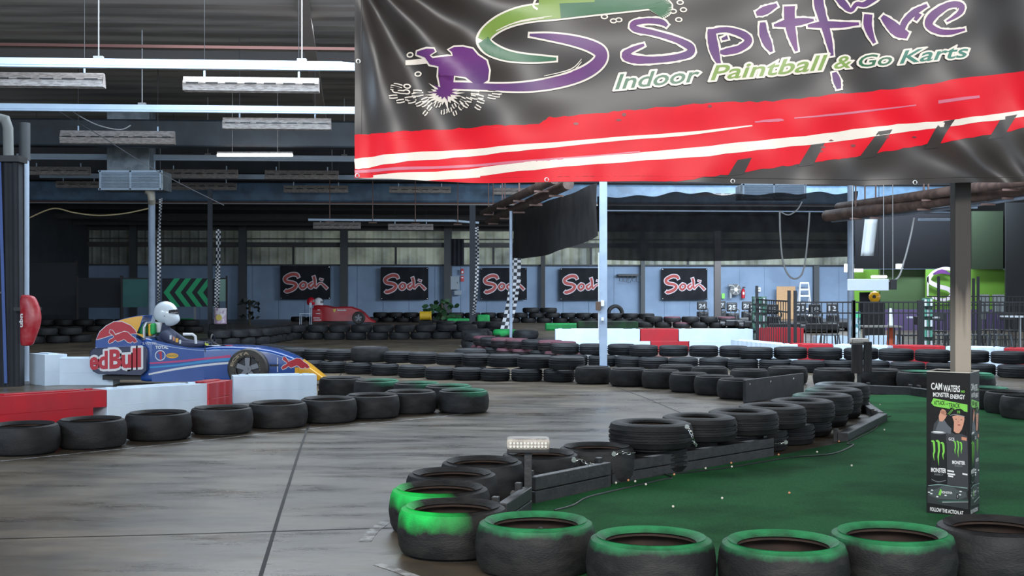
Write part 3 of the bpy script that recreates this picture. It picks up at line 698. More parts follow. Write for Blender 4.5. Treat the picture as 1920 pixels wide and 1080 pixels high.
# ================================================================ FRONT BANNER
BD = 7.9
def hsh(a): return math.sin(a*12.9898)*.5+math.sin(a*4.1414+1.3)*.5
def fold(px, py):
    a = math.atan2(py+90, px-640)
    f = .060*math.sin(a*13+.6)*math.exp(-((px-665)/380)**2)*min(1, max(0, (px-668)/40))
    f += .028*math.sin((px*.9-py*.55)/38+math.sin(py/90.)*1.2)*(.45+.55*math.sin(px/260.+1))
    f += .006*math.sin((px*.5+py*1.1)/23.+2*math.sin(px/130.))
    b = math.atan2(py-420, 2000-px); f += .018*math.sin(b*17)*math.exp(-((px-1930)/260)**2)
    f += .010*math.sin((px+py*.25)/19.)*math.exp(-((345-py)/60.)**2)
    f += .012*math.exp(-((px-1075)/38.)**2)*math.sin(px/14.)*math.exp(-((345-py)/45)**2)
    return f
def bot(px): return 335+9*math.sin(min(1, max(0, (px-665)/700))*PI/2)+3*math.sin(px/112.)
BSC = BD/F
bcx = 1430
def bloc(px, py, off=0):
    return ((px-bcx)*BSC, -off+fold(px, py), (540-py)*BSC)
banner = thing('hanging_banner', 'large black and red vinyl banner with swirl logo hung across the top right', 'banner', ((bcx-960)*BSC, BD, H))
vin = mat('black_vinyl', (.032, .027, .025), .42, 0, (.025, .021, .020), 3, .5, spec=.6)
vred = mat('red_vinyl_print', (.72, .008, .022), .45, 0, (.62, .007, .02), 5, .6, spec=.25)
vcream = mat('cream_vinyl_print', (.80, .74, .66), .4); vpink = mat('pink_vinyl_print', (.62, .16, .24), .4)
vgreyr = mat('dark_red_vinyl', (.20, .03, .035), .4)
vpur = mat('purple_vinyl_print', (.13, .03, .17), .45, 0, (.08, .03, .14), 3, .8)
vg1 = mat('deep_green_print', (.025, .13, .06), .38); vg2 = mat('lime_green_print', (.20, .32, .06), .38); vg3 = mat('sea_green_print', (.03, .18, .13), .38)
q = MB(); STEP = 6
q.use(vin)
q.grid(lambda u, v: bloc(665+1500*u, -150+(bot(665+1500*u)+150)*v), 250, 82)
q.build('banner_sheet', None, banner, smooth=1.2, fixn=False)
PR = MB(); NP = [0]
def bprint(shape, m, lay):
    s = sliced(shape, 12, 12); NP[0] += 1; e = NP[0] % 60*.00003; PR.use(m); PR.decal(s, lambda x, y: bloc(x, min(y, bot(x)-.5), .0022*lay+.001+e))
def ragline(pts, amp, n=70):
    out = []; tot = len(pts)-1
    for k in range(n+1):
        t = k/n*tot; i = min(int(t), tot-1); fr = t-i
        out.append((pts[i][0]+(pts[i+1][0]-pts[i][0])*fr, pts[i][1]+(pts[i+1][1]-pts[i][1])*fr+random.uniform(-amp, amp)))
    return out
def band(top, botm, amp=1.0, n=70): return ragline(top, amp, n)+ragline(botm, amp, n)[::-1]
bprint(filled(band([(665, 252), (730, 250), (800, 243), (920, 237), (1010, 233), (1030, 220), (1100, 214), (1200, 205), (1300, 196), (1450, 189), (1620, 173), (1780, 152), (2165, 100)], [(665, 345), (800, 350), (1040, 352), (1150, 350), (1290, 337), (1413, 320), (1520, 305), (1613, 293), (1747, 270), (1907, 243), (2165, 200)], 1.6, 120)), vred, 1)
def ribb(pts, m, lay, rag=.12, k=5): bprint(stroke(pts, 0, k, rag), m, lay)
ribb([(665, 307, 20), (720, 301, 18), (850, 288, 14), (1000, 276, 11), (1150, 261, 8), (1300, 249, 6), (1410, 236, 2)], vcream, 2)
ribb([(665, 322, 6), (850, 312, 5), (1050, 298, 4), (1200, 284, 2)], vpink, 2)
ribb([(700, 332, 6), (850, 326, 14), (1000, 311, 16), (1150, 298, 15), (1300, 286, 18), (1450, 270, 18), (1600, 252, 18), (1700, 240, 15), (1800, 228, 12), (1920, 214, 12), (2165, 185, 10)], vcream, 2)
ribb([(665, 340, 10), (720, 338, 12), (800, 334, 10), (900, 330, 3)], vcream, 2)
ribb([(1415, 229, 3), (1460, 225, 5), (1470, 225, 2)], vpink, 2, .3); ribb([(1490, 221, 2), (1600, 212, 4), (1720, 196, 2)], vpink, 2); ribb([(1760, 191, 6), (1835, 182, 5)], vpink, 2)
for x, y, l in ((1365, 322, 22), (1495, 305, 34), (1610, 290, 42), (1730, 273, 46), (1850, 254, 34)):      # dark tyre marks
    bprint(filled([(x, y+8), (x+l*.8, y-l), (x+l*.8+26, y-l-4), (x+30, y+4)]), vin, 2)
for x, y in ((1080, 232), (1160, 225), (1170, 215), (1330, 200), (1545, 275), (1538, 283), (1560, 262), (1660, 258), (1712, 258), (1600, 273)): bprint(filled(ellipse(x, y, random.uniform(3, 7), random.uniform(2, 3.5), 9)), vgreyr, 2)
# white outlined swirl
GRN = [(1043, 111, 5), (1010, 110, 11), (975, 107, 15), (945, 101, 19), (918, 89, 23), (906, 74, 22), (916, 58, 22), (945, 41, 24), (990, 28, 28), (1050, 22, 28), (1130, 15, 22), (1230, 10, 10)]
PUR = [(993, 66, 4), (1030, 70, 12), (1070, 77, 17), (1105, 87, 20), (1126, 100, 22), (1122, 118, 22), (1095, 137, 22), (1050, 152, 20), (990, 162, 17), (930, 165, 13), (870, 163, 12), (830, 160, 10)]
FIG = [(842, 96), (852, 90), (868, 88), (886, 91), (896, 103), (912, 113), (917, 132), (915, 152), (904, 160), (888, 158), (874, 147), (852, 144), (850, 160), (838, 168), (826, 166), (822, 144), (823, 127), (806, 122), (797, 109), (781, 102), (782, 97), (800, 94), (814, 95), (817, 100), (806, 106), (812, 112), (840, 109), (850, 108), (848, 100)]
def star(cx, cy, r0, r1, n, sq=1, k=1):
    out = []
    for i in range(n*2):
        a = PI*i/n; r = (r0 if i % 2 else r1*(.55+.45*abs(hsh(i*k)))); out.append((cx+r*math.cos(a), cy+r*math.sin(a)*sq))
    return out
bprint(stroke(GRN, 3.5), vcream, 3); bprint(stroke(PUR, 3.5), vcream, 3); bprint(filled(grow_poly(FIG, 3.5)), vcream, 3)
bprint(filled(star(833, 176, 22, 52, 22, .62)), vcream, 3)
for k in range(44):
    a = -.25+3.7*k/43+random.uniform(-.05, .05); r = random.uniform(40, 96); cx, cy = 833+r*math.cos(a), 172+r*math.sin(a)*.40
    s = [(cx, cy, 7), (cx+9*math.cos(a), cy+5*math.sin(a), 8), (cx+16*math.cos(a), cy+8*math.sin(a), 6)]
    bprint(stroke(s, 0, 2), vcream, 3); bprint(stroke([(x, y, w_-4.5) for x, y, w_ in s], 0, 2), vin, 4)
for cx, cy in ((743, 172), (763, 161), (762, 172), (783, 137), (768, 101), (1133, 32), (1150, 40), (1160, 38), (1262, 22), (1281, 19), (1272, 38), (1255, 10), (1275, 5)):
    bprint(filled(ellipse(cx, cy, 7, 5)), vcream, 3); bprint(filled(ellipse(cx, cy, 4.2, 2.6)), vin, 4)
for k in range(16):
    a = -1.1+2.2*k/15; cx, cy = 1232+30*math.cos(a), 15+22*math.sin(a); bprint(stroke([(1215, 14, 6), (cx, cy, 5)], 0, 2), vcream, 3); bprint(stroke([(1215, 14, 4), (cx-3, cy, 2)], 0, 2), vg1, 4)
bprint(stroke([(762, 115, 3.5), (800, 115, 4)], 3, 2), vcream, 3)
bprint(stroke([p for p in GRN[:6]]), vg1, 5); bprint(stroke([p for p in GRN[5:10]]), vg2, 5); bprint(stroke([p for p in GRN[9:]]), vg1, 5)
bprint(filled([(1010, -12), (1010, 20), (1060, 28), (1120, 20), (1190, 14), (1230, 4), (1200, -12)]), vg2, 4)
bprint(filled([(1120, -14), (1110, 18), (1190, 14), (1240, 4), (1235, -14)]), vg1, 5)
bprint(stroke([(1010, -10, 4), (1003, 4, 4), (1000, 14, 4), (1008, 20, 4)], 0), vcream, 6)
bprint(stroke(PUR), vpur, 5); bprint(filled(FIG), vpur, 5); bprint(filled(star(833, 172, 14, 34, 14, .6, 3)), vpur, 5)
for dy, l0, l1 in ((2, 930, 1000), (6, 940, 1015)): bprint(stroke([(l0, 60-dy, 1.2), ((l0+l1)/2, 47-dy, 2), (l1+20, 38-dy, 1)], 0, 4), vcream, 6)
for dy in (0, 5): bprint(stroke([(1020, 142+dy, 1), (1070, 130+dy, 2), (1090, 112+dy, 1.2)], 0, 4), vcream, 6)
# brush lettering
LT = [[(1250, 50, 6), (1238, 42, 11), (1210, 40, 10), (1188, 45, 11), (1190, 55, 12), (1225, 63, 10), (1262, 74, 10), (1292, 88, 14), (1292, 101, 14), (1265, 109, 12), (1225, 113, 12), (1190, 112, 15), (1172, 105, 15), (1183, 95, 10), (1207, 85, 5)],
      [(1333, 55, 14), (1335, 75, 18), (1340, 98, 17), (1349, 122, 6)], [(1335, 60, 10), (1362, 56, 10), (1392, 64, 13), (1404, 76, 14), (1388, 90, 13), (1362, 97, 12), (1350, 98, 6)], [(1353, 74, 4), (1364, 70, 8)],
      [(1418, 26, 8), (1434, 20, 16), (1456, 10, 6)], [(1430, 42, 10), (1432, 62, 16), (1440, 82, 15), (1447, 97, 5)],
      [(1479, 13, 20), (1480, 40, 19), (1485, 70, 14), (1492, 97, 5)], [(1451, 48, 4), (1475, 44, 14), (1505, 41, 12), (1524, 39, 4)],
      [(1530, -20, 16), (1534, 10, 18), (1543, 45, 15), (1552, 80, 12), (1558, 106, 6)], [(1513, 50, 5), (1540, 48, 13), (1575, 48, 11), (1610, 45, 5)], [(1562, 137, 8), (1567, 152, 14), (1570, 168, 8)],
      [(1565, -8, 10), (1580, 8, 14), (1594, 20, 8), (1606, 8, 8), (1622, 8, 10), (1650, -12, 14)], [(1628, 27, 16), (1628, 50, 16), (1641, 80, 6)],
      [(1655, 30, 8), (1668, 42, 18), (1685, 58, 22), (1702, 67, 12)], [(1690, 60, 10), (1698, 40, 12), (1716, 22, 12), (1738, 10, 6)], [(1724, 25, 10), (1716, 38, 6)],
      [(1772, 42, 3), (1795, 27, 9), (1797, 13, 11), (1775, 12, 12), (1748, 30, 15), (1740, 48, 14), (1757, 60, 11), (1780, 62, 9), (1806, 57, 4)]]
for s in LT: bprint(stroke(s, 3.6, 5, .1), vcream, 3)
for s in LT: bprint(stroke(s, 0, 5, .05), vpur, 4)
# second line of lettering
rot = math.radians(-5.2)
for wd, a, c, m in (('Indoor', 1154, 1310, vg1), ('Paintball', 1332, 1548, vg2), ('&', 1562, 1594, vg2), ('Go', 1610, 1672, vg1), ('Karts', 1688, 1812, vg3)):
    yb = 168-(a-1154)*math.tan(-rot); asc = {'Indoor': 27, 'Paintball': 27, '&': 22, 'Go': 22, 'Karts': 23}[wd]
    for off, mm, ly in ((.075, vcream, 6), (.012, m, 7)):
        vs, fs = text2d(wd, a, 0, c, asc, off, .25)
        if off > .05:   # thicken the cream outline a little more
            for dx, dy in ((-1.2, 0), (1.2, 0), (0, 1.2), (0, -1.2)):
                bprint(([(x+dx, yb-y-dy+(x-a)*math.tan(rot)) for x, y in vs], fs), mm, ly-.3)
        bprint(([(x, yb-y+(x-a)*math.tan(rot)) for x, y in vs], fs), mm, ly)
PR.build('printed_artwork', None, banner, smooth=1.2, fixn=False)
hm = MB()      # hem seams
hm.tube([bloc(678, y, .002) for y in range(-140, 335, 6)], .0018, 5); hm.tube([bloc(x, bot(x)-10, .002) for x in range(678, 2150, 8)], .0015, 5)
hm.build('hem_seam', vin, banner)
for px, py in ((672, 117), (670, 331), (1025, 339), (1375, 341), (1715, 344), (2050, 345)):
    p = bloc(px, py-2, .003); q = MB(); q.tube([(p[0]+.012*math.cos(a), p[1], p[2]+.012*math.sin(a)) for a in [2*PI*k/14 for k in range(14)]], .0038, 6, True); q.build('eyelet', chrome, banner, 'bright metal eyelet')
MB().tube([bloc(640, -152), bloc(2180, -152)], .012, 8).build('top_rope', black, banner)
MB().tube([bloc(672, 117), ((640-bcx)*BSC, .05, (540-112)*BSC)], .004, 6).build('side_tie', black, banner)

# ================================================================ RIGHT COLUMN AND ADVERTISING BOX
cm = mat('column_paint', (.36, .31, .25), .6, 0, (.30, .25, .2), 3, .7, 6)
nt = cm.node_tree; n = nt.nodes; L = nt.links; b = n['Principled BSDF']; src = b.inputs['Base Color'].links[0].from_socket
tc = n.new('ShaderNodeTexCoord'); sp = n.new('ShaderNodeSeparateXYZ'); L.new(tc.outputs['Object'], sp.inputs[0])
mp = n.new('ShaderNodeMapping'); mp.inputs['Scale'].default_value = (26, 26, 1.2); L.new(tc.outputs['Object'], mp.inputs[0])
nz = n.new('ShaderNodeTexNoise'); nz.inputs['Scale'].default_value = 1; nz.inputs['Detail'].default_value = 5; L.new(mp.outputs[0], nz.inputs['Vector'])
ad = n.new('ShaderNodeMath'); ad.operation = 'MULTIPLY_ADD'; ad.inputs[1].default_value = .5; L.new(nz.outputs['Fac'], ad.inputs[0]); L.new(sp.outputs['Z'], ad.inputs[2])
mr = n.new('ShaderNodeMapRange'); mr.inputs[1].default_value = 1.42; mr.inputs[2].default_value = 1.72; L.new(ad.outputs[0], mr.inputs[0])
mx = n.new('ShaderNodeMix'); mx.data_type = 'RGBA'; L.new(mr.outputs[0], mx.inputs[0]); L.new(src, mx.inputs[6]); mx.inputs[7].default_value = (.035, .028, .024, 1); L.new(mx.outputs[2], b.inputs['Base Color'])
cx, cy = (1801-960)*8.25/F, 8.25
o = MB().box((0, 0, 3.5), (.103, .103, 7)).build('steel_column', cm, smooth=0, bevel=.006, loc=(cx, cy, 0))
tag(o, 'square column, brown black above and tan below, rising from the advertising box', 'column')
ad_ = thing('advertising_box', 'tall black printed cardboard box with green claw logos around the column foot', 'display box', (cx-.055, cy-.02, 0), -.56)
bw = .262; hb = .915
boxm = mat('black_printed_board', (.007, .007, .008), .5, 0, (.012, .012, .013), 10, .5, spec=.25)
q = MB(); q.use(boxm)
for sx, sy, wx, wy in ((0, -1, bw, .006), (0, 1, bw, .006), (1, 0, .006, bw), (-1, 0, .006, bw)): q.box((sx*bw/2, sy*bw/2, hb/2), (wx, wy, hb))
q.build('box_sleeve', None, ad_, smooth=0)
q = MB()
for sx, sy, wx, wy in ((0, -1, bw, .008), (0, 1, bw, .008), (1, 0, .008, bw), (-1, 0, .008, bw)): q.box((sx*bw/2, sy*bw/2, hb+.002), (wx, wy, .005))
q.build('board_edge', mat('raw_board_edge', (.6, .58, .52), .7), ad_, smooth=0)
wht = mat('white_ink', (.78, .78, .78), .5); lime = mat('lime_ink', (.20, .62, .07), .45); skin_i = mat('skin_ink', (.62, .30, .20), .5); gry = mat('grey_ink', (.22, .24, .26), .45); dgr = mat('dark_green_ink', (.02, .09, .06), .45); red_i = mat('orange_ink', (.6, .25, .15), .5); navy = mat('black_suit_ink', (.035, .038, .045), .45)
Q = MB()
# artwork authored in a 250 x 940 field, y up
def bp(shape, m, lay, side=0):
    s = bw*.98/250; Q.use(m)
    if side: fn = lambda x, y: (bw/2+.0035+.0007*lay, -bw/2+x*s, y*hb/940)
    else: fn = lambda x, y: (-bw/2+.004+x*s, -bw/2-.0035-.0007*lay, y*hb/940)
    Q.decal(shape, fn)
for sd in (0, 1):
    bp(text2d('CAM', 22, 825, 88, 868, .02), wht, 1, sd); bp(text2d('WATERS', 96, 815, 195, 856, .02), wht, 1, sd); bp(text2d('AND', 200, 812, 224, 826, .02), lime, 1, sd)
    bp(text2d('MONSTER', 34, 778, 130, 806, .02), wht, 1, sd); bp(text2d('ENERGY', 138, 770, 224, 798, .02), wht, 1, sd)
    bp(filled([(22, 735), (36, 768), (240, 735), (240, 688), (40, 716)]), lime, 1, sd)
    bp(text2d('ATTACK', 40, 726, 105, 752, .02), boxm, 2, sd); bp(text2d('THE', 109, 728, 124, 738, .01), boxm, 2, sd); bp(text2d('TRACK', 128, 712, 195, 740, .02), boxm, 2, sd)
    # person holding a can to the brim of a cap
    bp(filled([(30, 540), (40, 600), (70, 640), (100, 615), (130, 560), (165, 540), (205, 545), (240, 530), (245, 180), (120, 180), (115, 480), (60, 500)]), navy, 1, sd)
    bp(filled([(50, 560), (70, 625), (95, 640), (120, 600), (145, 575), (140, 540), (95, 550)]), mat('grey_sleeve_ink', (.10, .11, .13), .5), 2, sd)
    bp(filled([(72, 620), (68, 650), (80, 690), (95, 700), (110, 690), (118, 660), (105, 635), (90, 618)]), skin_i, 3, sd)
    for k in range(4): bp(stroke([(84+k*9, 672-k*6, 8), (90+k*9, 700-k*8, 7)], 0, 2), skin_i, 3, sd)
    bp(filled([(110, 665), (140, 712), (165, 705), (135, 655)]), boxm, 4, sd); bp(stroke([(122, 668, 2), (150, 702, 2)], 0, 2), lime, 5, sd); bp(stroke([(130, 664, 2), (156, 700, 2)], 0, 2), lime, 5, sd)
    bp(filled([(158, 560), (160, 620), (150, 650), (152, 668), (220, 664), (222, 640), (215, 600), (205, 570), (190, 548), (172, 548)]), skin_i, 2, sd)
    bp(filled([(148, 655), (155, 690), (175, 706), (200, 708), (218, 695), (224, 660), (190, 668)]), boxm, 3, sd); bp(stroke([(135, 660, 5), (170, 668, 5), (224, 658, 5)], 0, 4), gry, 4, sd)
    for k in range(3): bp(stroke([(180+k*7, 694, 3), (181+k*7, 676, 2)], 0, 2), lime, 4, sd)
    bp(filled(ellipse(172, 638, 5, 2.5, 8)), navy, 3, sd); bp(filled(ellipse(204, 637, 5, 2.5, 8)), navy, 3, sd); bp(filled(ellipse(190, 602, 9, 5, 10)), mat('lip_ink', (.35, .08, .07), .5), 3, sd); bp(stroke([(188, 630, 2), (184, 616, 4)], 0, 2), mat('skin_shade_ink', (.42, .18, .12), .5), 3, sd)
    bp(text2d('GCS', 128, 498, 162, 516, .02), wht, 2, sd); bp(filled([(205, 505), (235, 502), (235, 522), (205, 526)]), red_i, 2, sd)
    # two cans with claw marks
    bp(filled([(20, 220), (20, 540), (60, 552), (112, 540), (112, 220), (66, 208)]), mat('can_ink', (.012, .012, .014), .3), 2, sd)
    bp(filled(ellipse(66, 545, 45, 10)), gry, 3, sd); bp(filled(ellipse(66, 548, 34, 5)), wht, 4, sd); bp(stroke([(24, 236, 3), (66, 222, 4), (110, 236, 3)], 0, 4), gry, 3, sd)
    for ox, oy, sc in ((32, 330, 1.0), (162, 390, .66)):
        for x0, t_, b_ in ((0, 158, 30), (28, 162, 0), (56, 150, 40)):
            bp(stroke([(ox+(x0-8)*sc, oy+(t_-4)*sc, 10*sc), (ox+(x0+6)*sc, oy+t_*sc*.96, 13*sc), (ox+(x0+10)*sc, oy+(t_*.6)*sc, 11*sc), (ox+(x0+5)*sc, oy+(t_*.35+b_*.5)*sc, 9*sc), (ox+(x0+9)*sc, oy+b_*sc, 1)], 0, 3, .15), lime, 4, sd)
    bp(text2d('MONSTER', 22, 284, 112, 312, .03), wht, 3, sd); bp(text2d('ENERGY', 42, 264, 96, 276, .0), gry, 3, sd)
    bp(text2d('MONSTER', 150, 346, 225, 368, .03), wht, 2, sd); bp(text2d('ENERGY', 165, 330, 212, 340, .0), gry, 2, sd)
    for x, y, w_ in ((120, 295, 40), (120, 276, 46), (210, 282, 30), (125, 262, 30)): bp(filled([(x, y), (x+w_, y-4), (x+w_, y+6), (x, y+10)]), wht, 2, sd)
    # racing car picture
    bp(filled([(0, 180), (60, 208), (150, 212), (240, 190), (245, 60), (0, 80)]), mat('dark_photo_ink', (.03, .035, .038), .4), 3, sd)
    bp(filled([(10, 130), (14, 160), (60, 178), (90, 198), (150, 200), (185, 178), (230, 170), (236, 140), (190, 116), (60, 112)]), mat('car_photo_ink', (.07, .085, .09), .35), 4, sd)
    bp(stroke([(5, 192, 3), (70, 205, 6), (130, 202, 3), (240, 196, 5)], 0, 4), mat('teal_ink', (.25, .4, .38), .4), 5, sd); bp(stroke([(60, 96, 3), (140, 104, 9), (245, 118, 5)], 0, 4), dgr, 5, sd); bp(stroke([(90, 92, 3), (245, 108, 2)], 0, 4), wht, 6, sd)
    bp(text2d('MONSTER', 80, 150, 150, 164, .02), wht, 5, sd); bp(filled([(66, 138), (78, 178), (88, 170), (80, 134)]), lime, 5, sd)
    for x, y in ((10, 150), (24, 142), (28, 165), (180, 140), (196, 150), (110, 138), (60, 125), (200, 172)): bp(filled(ellipse(x, y, 8, 4, 8)), wht, 6, sd)
    bp(filled(ellipse(182, 138, 8, 18)), boxm, 7, sd); bp(filled(ellipse(182, 138, 4, 11)), gry, 8, sd)
    bp(text2d('FOLLOW THE ACTION AT', 16, 28, 215, 52, .025, rot=-.04), wht, 1, sd); bp(filled([(16, 8), (110, 5), (110, 9), (16, 12)]), lime, 1, sd)
Q.build('printed_artwork', None, ad_, smooth=0, fixn=False)

# ================================================================ BLUE SINGLE SEATER
CS = 18.8/F
car = thing('racing_car', 'blue open wheel show car with yellow nose and red lettering, beside the left barriers', 'racing car', ((390-960)*CS, 18.8+.42, 0))
def cl(px, py): return ((px-390)*CS, H-(py-540)*CS)
blue = mat('car_blue', (.012, .075, .34), .25, 0, (.010, .060, .28), 2, .5, coat=.6); navyc = mat('car_navy', (.012, .018, .07), .3, 0, coat=.5); yel = mat('car_yellow', (.85, .42, .01), .3, coat=.5); redc = mat('car_red', (.50, .012, .03), .35); whc = mat('car_white', (.75, .78, .82), .35); lbl = mat('car_light_blue', (.03, .28, .62), .35); pkc = mat('car_pink', (.55, .05, .20), .35)
def loft(q, st, rc=.05, nseg=4):
    """st: (px, ytop, ybot, halfwidth)"""
    vs = []; N = 4*(nseg+1)
    for px, yt, yb, hw in st:
        x, zt = cl(px, yt); _, zb = cl(px, yb); r = min(rc, (zt-zb)*.45, hw*.45)
        for cxn, czn, a0 in ((hw-r, zt-r, 0), (-(hw-r), zt-r, PI/2), (-(hw-r), zb+r, PI), (hw-r, zb+r, 1.5*PI)):
            for k in range(nseg+1):
                a = a0+PI/2*k/nseg; vs.append((x, cxn+r*math.cos(a), czn+r*math.sin(a)))
    fs = []
    for i in range(len(st)-1):
        for k in range(N): fs.append((i*N+k, i*N+(k+1) % N, (i+1)*N+(k+1) % N, (i+1)*N+k))
    fs += [tuple(range(N)), tuple((len(st)-1)*N+k for k in range(N))[::-1]]
    q.add(vs, fs)
def hwx(px): return .40 if px < 480 else .40-.24*((px-480)/128.)**1.2
st = [(262, 641, 715, .36), (275, 638, 716, .40), (300, 641, 716, .40), (330, 648, 716, .40), (345, 651, 716, .40)]
q = MB(); loft(q, [(262, 641, 715, .36), (272, 634, 716, .40), (284, 637, 716, .40)]); q.build('rear_bulkhead', blue, car)
q = MB()     # cockpit side walls leave an opening for the driver
for sy in (-1, 1):
    poly = [cl(284, 637), cl(300, 641), cl(330, 648), cl(352, 652), cl(382, 653), cl(382, 716), cl(284, 716)]
    q.prism([(x, sy*.40, z) for x, z in poly], (0, -sy*.05, 0))
q.box((cl(333, 0)[0], 0, .1), (98*CS, .78, .03)); q.build('cockpit_tub', blue, car, smooth=.3)
q = MB(); loft(q, [(p, yt, 716, hwx(p)) for p, yt in ((382, 653), (400, 650), (430, 650), (455, 651), (480, 653), (505, 657), (525, 663), (545, 671), (557, 678))]); q.build('front_body', blue, car)
q = MB(); loft(q, [(p, yt, 716, hwx(p)) for p, yt in ((557.3, 678), (570, 686), (585, 697), (600, 709), (608, 713))], .03); q.build('nose_cone', yel, car, 'yellow nose cone')
ecp = [(171, 653), (171, 640), (176, 626), (190, 613), (207, 603), (228, 597), (248, 593), (263, 592), (257, 612), (248, 633), (262, 641), (262, 656)]
q = MB(); q.prism([(cl(*p)[0], -.24, cl(*p)[1]) for p in ecp], (0, .48, 0)); q.build('engine_cover', blue, car, smooth=.5, bevel=.035)
spp = [(170, 660), (176, 653), (230, 650), (274, 650), (277, 660), (277, 694), (268, 703), (186, 701), (176, 696), (170, 684)]
q = MB(); q.prism([(cl(*p)[0], -.47, cl(*p)[1]) for p in spp], (0, .94, 0)); q.build('side_pod', navyc, car, 'dark navy side pod', smooth=.5, bevel=.06)
q = MB(); q.box((cl(232, 0)[0], 0, cl(0, 709)[1]), (90*CS, .6, .07)); q.box((cl(240, 0)[0], -.42, cl(0, 703)[1]), (22*CS, .02, .012)); q.build('underbody', black, car, smooth=0, bevel=.01)
# floor edge and wing
q = MB(); q.prism([(cl(*p)[0], .05, cl(*p)[1]) for p in ((155, 668), (163, 640), (172, 634), (172, 662), (166, 666))], (0, .06, 0)); q.bar((cl(150, 676)[0], 0, cl(0, 676)[1]), (cl(170, 660)[0], 0, cl(0, 660)[1]), .05, .05); q.bar((cl(164, 668)[0], 0, cl(0, 668)[1]), (cl(172, 676)[0], 0, cl(0, 676)[1]), .03, .02); q.build('rear_wing_support', whc, car, 'white rear wing support', smooth=0, bevel=.006)
# decals on the near side
D_ = MB(); NE = [0]
def cdec(shape, m, y, lay, step=6):
    s = sliced(shape, step); D_.use(m); NE[0] += 1
    def fn(px, py):
        X, Z = cl(px, py); yy = -(hwx(px) if y is None else y)-.001*lay-.002-NE[0] % 12*.00007; return (X, yy, Z)
    D_.decal(s, fn)
cdec(stroke([(280, 681, 3), (330, 678, 3.5), (390, 672, 4), (432, 668, 4.5)], 0, 3), pkc, None, 1); cdec(stroke([(280, 689, 3), (330, 685, 4), (390, 677, 5), (440, 673, 6)], 0, 3), lbl, None, 1); cdec(stroke([(278, 702, 3), (330, 692, 4), (390, 684, 4), (436, 680, 4)], 0, 3), whc, None, 1)
cdec(stroke([(284, 643, 1.5), (330, 652, 1.5), (380, 657, 1.2), (440, 656, 1.2), (500, 661, 1.5), (550, 679, 1.2)], 0, 4), mat('pale_blue_line', (.35, .48, .75), .3), None, 2); cdec(stroke([(400, 653, .7), (450, 663, .8)], 0, 2), lbl, None, 2)
def ctext(body, x0, yb, x1, h, m, y=None, lay=3, off=.01, rot=0, shear=0, step=8):
    vs, fs = text2d(body, x0, 0, x1, h, off, shear); cdec(([(x, yb-v+(x-x0)*math.tan(rot)) for x, v in vs], fs), m, y, lay, step)
ctext('S.VETTEL', 267, 646, 294, 4, whc); ctext('TOTAL', 291, 654, 315, 5.5, whc, off=.04)
cdec(filled(ellipse(300, 666.5, 10, 10)), whc, None, 3); cdec(filled(ellipse(300, 666.5, 8.4, 8.4)), blue, None, 4); cdec(filled([(296.5, 662), (300, 659), (303, 659), (303, 674), (299.3, 674), (299.3, 663.5), (296.5, 664)]), redc, None, 5)
cdec(filled(ellipse(322.5, 667, 11.5, 5)), yel, None, 3); ctext('RAUCH', 314, 669, 331, 4, mat('ink_green', (.02, .2, .08), .5), lay=4, off=.03)
for off, m, ly in ((.09, whc, 2), (.03, redc, 4)):
    for wd, a, c, h, yb in (('ed', 171, 203, 31, 692), ('Bull', 209, 265, 33, 690)):
        vs, fs = text2d(wd, a, 0, c, h, off+.01)
        for dx, dy in (((-1.4, 0), (1.4, 0), (0, 1.4), (0, -1.4), (0, 0)) if ly == 2 else ((0, 0),)):
            cdec(([(max(171, x+dx), yb-v-dy-(x-a)*.06) for x, v in vs], fs), m, .47, ly, 10)
# engine cover colours
cdec(filled([(207, 604), (228, 598), (248, 594), (261, 593), (256, 611), (249, 627), (262, 634), (262, 628), (252, 626), (235, 618), (215, 608)]), yel, .24, 1)
cdec(filled([(200, 610), (215, 602), (228, 598), (248, 594), (261, 593), (249, 628), (240, 626)]), yel, .24, 1)
bigred = [(173, 638), (180, 623), (192, 612), (207, 604), (222, 604), (238, 611), (247, 620), (250, 626), (236, 627), (228, 621), (218, 624), (205, 628), (190, 633), (176, 637)]
cdec(filled(grow_poly(bigred, 1.2)), whc, .24, 2); cdec(filled(bigred), redc, .24, 3)
BULL = [(0, 42), (6, 34), (16, 30), (20, 24), (12, 18), (4, 12), (6, 2), (14, 4), (20, 12), (24, 20), (34, 16), (52, 8), (66, 10), (78, 22), (90, 30), (98, 42), (88, 46), (82, 40), (76, 46), (66, 44), (58, 36), (52, 34), (44, 38), (32, 42), (24, 36), (14, 44), (4, 48)]
def bull(x0, y0, sc, y, flip=1):
    p = [(x0+(a if flip > 0 else 98-a)*sc, y0+c*sc) for a, c in BULL]
    cdec(filled(grow_poly(p, 1.1)), whc, y, 5); cdec(filled(p), redc, y, 6)
bull(196, 618, .56, .24); bull(526, 668.5, .52, None)
cdec(filled([(550, 690), (557, 690), (557, 706), (550, 706)]), yel, None, 2)
cdec(stroke([(518.5, 671, 1.4), (518.5, 698, 1.4)], 0, 2), whc, None, 3)
D_.build('livery_print', None, car, smooth=0, fixn=False)
for px, py, a, m in ((398, 646, 34, whc), (415, 647, 20, redc)): MB().box((cl(px, py)[0], -.1, cl(0, 649.6)[1]), (a*CS, .2, .006)).build('top_sticker', m, car, smooth=0)
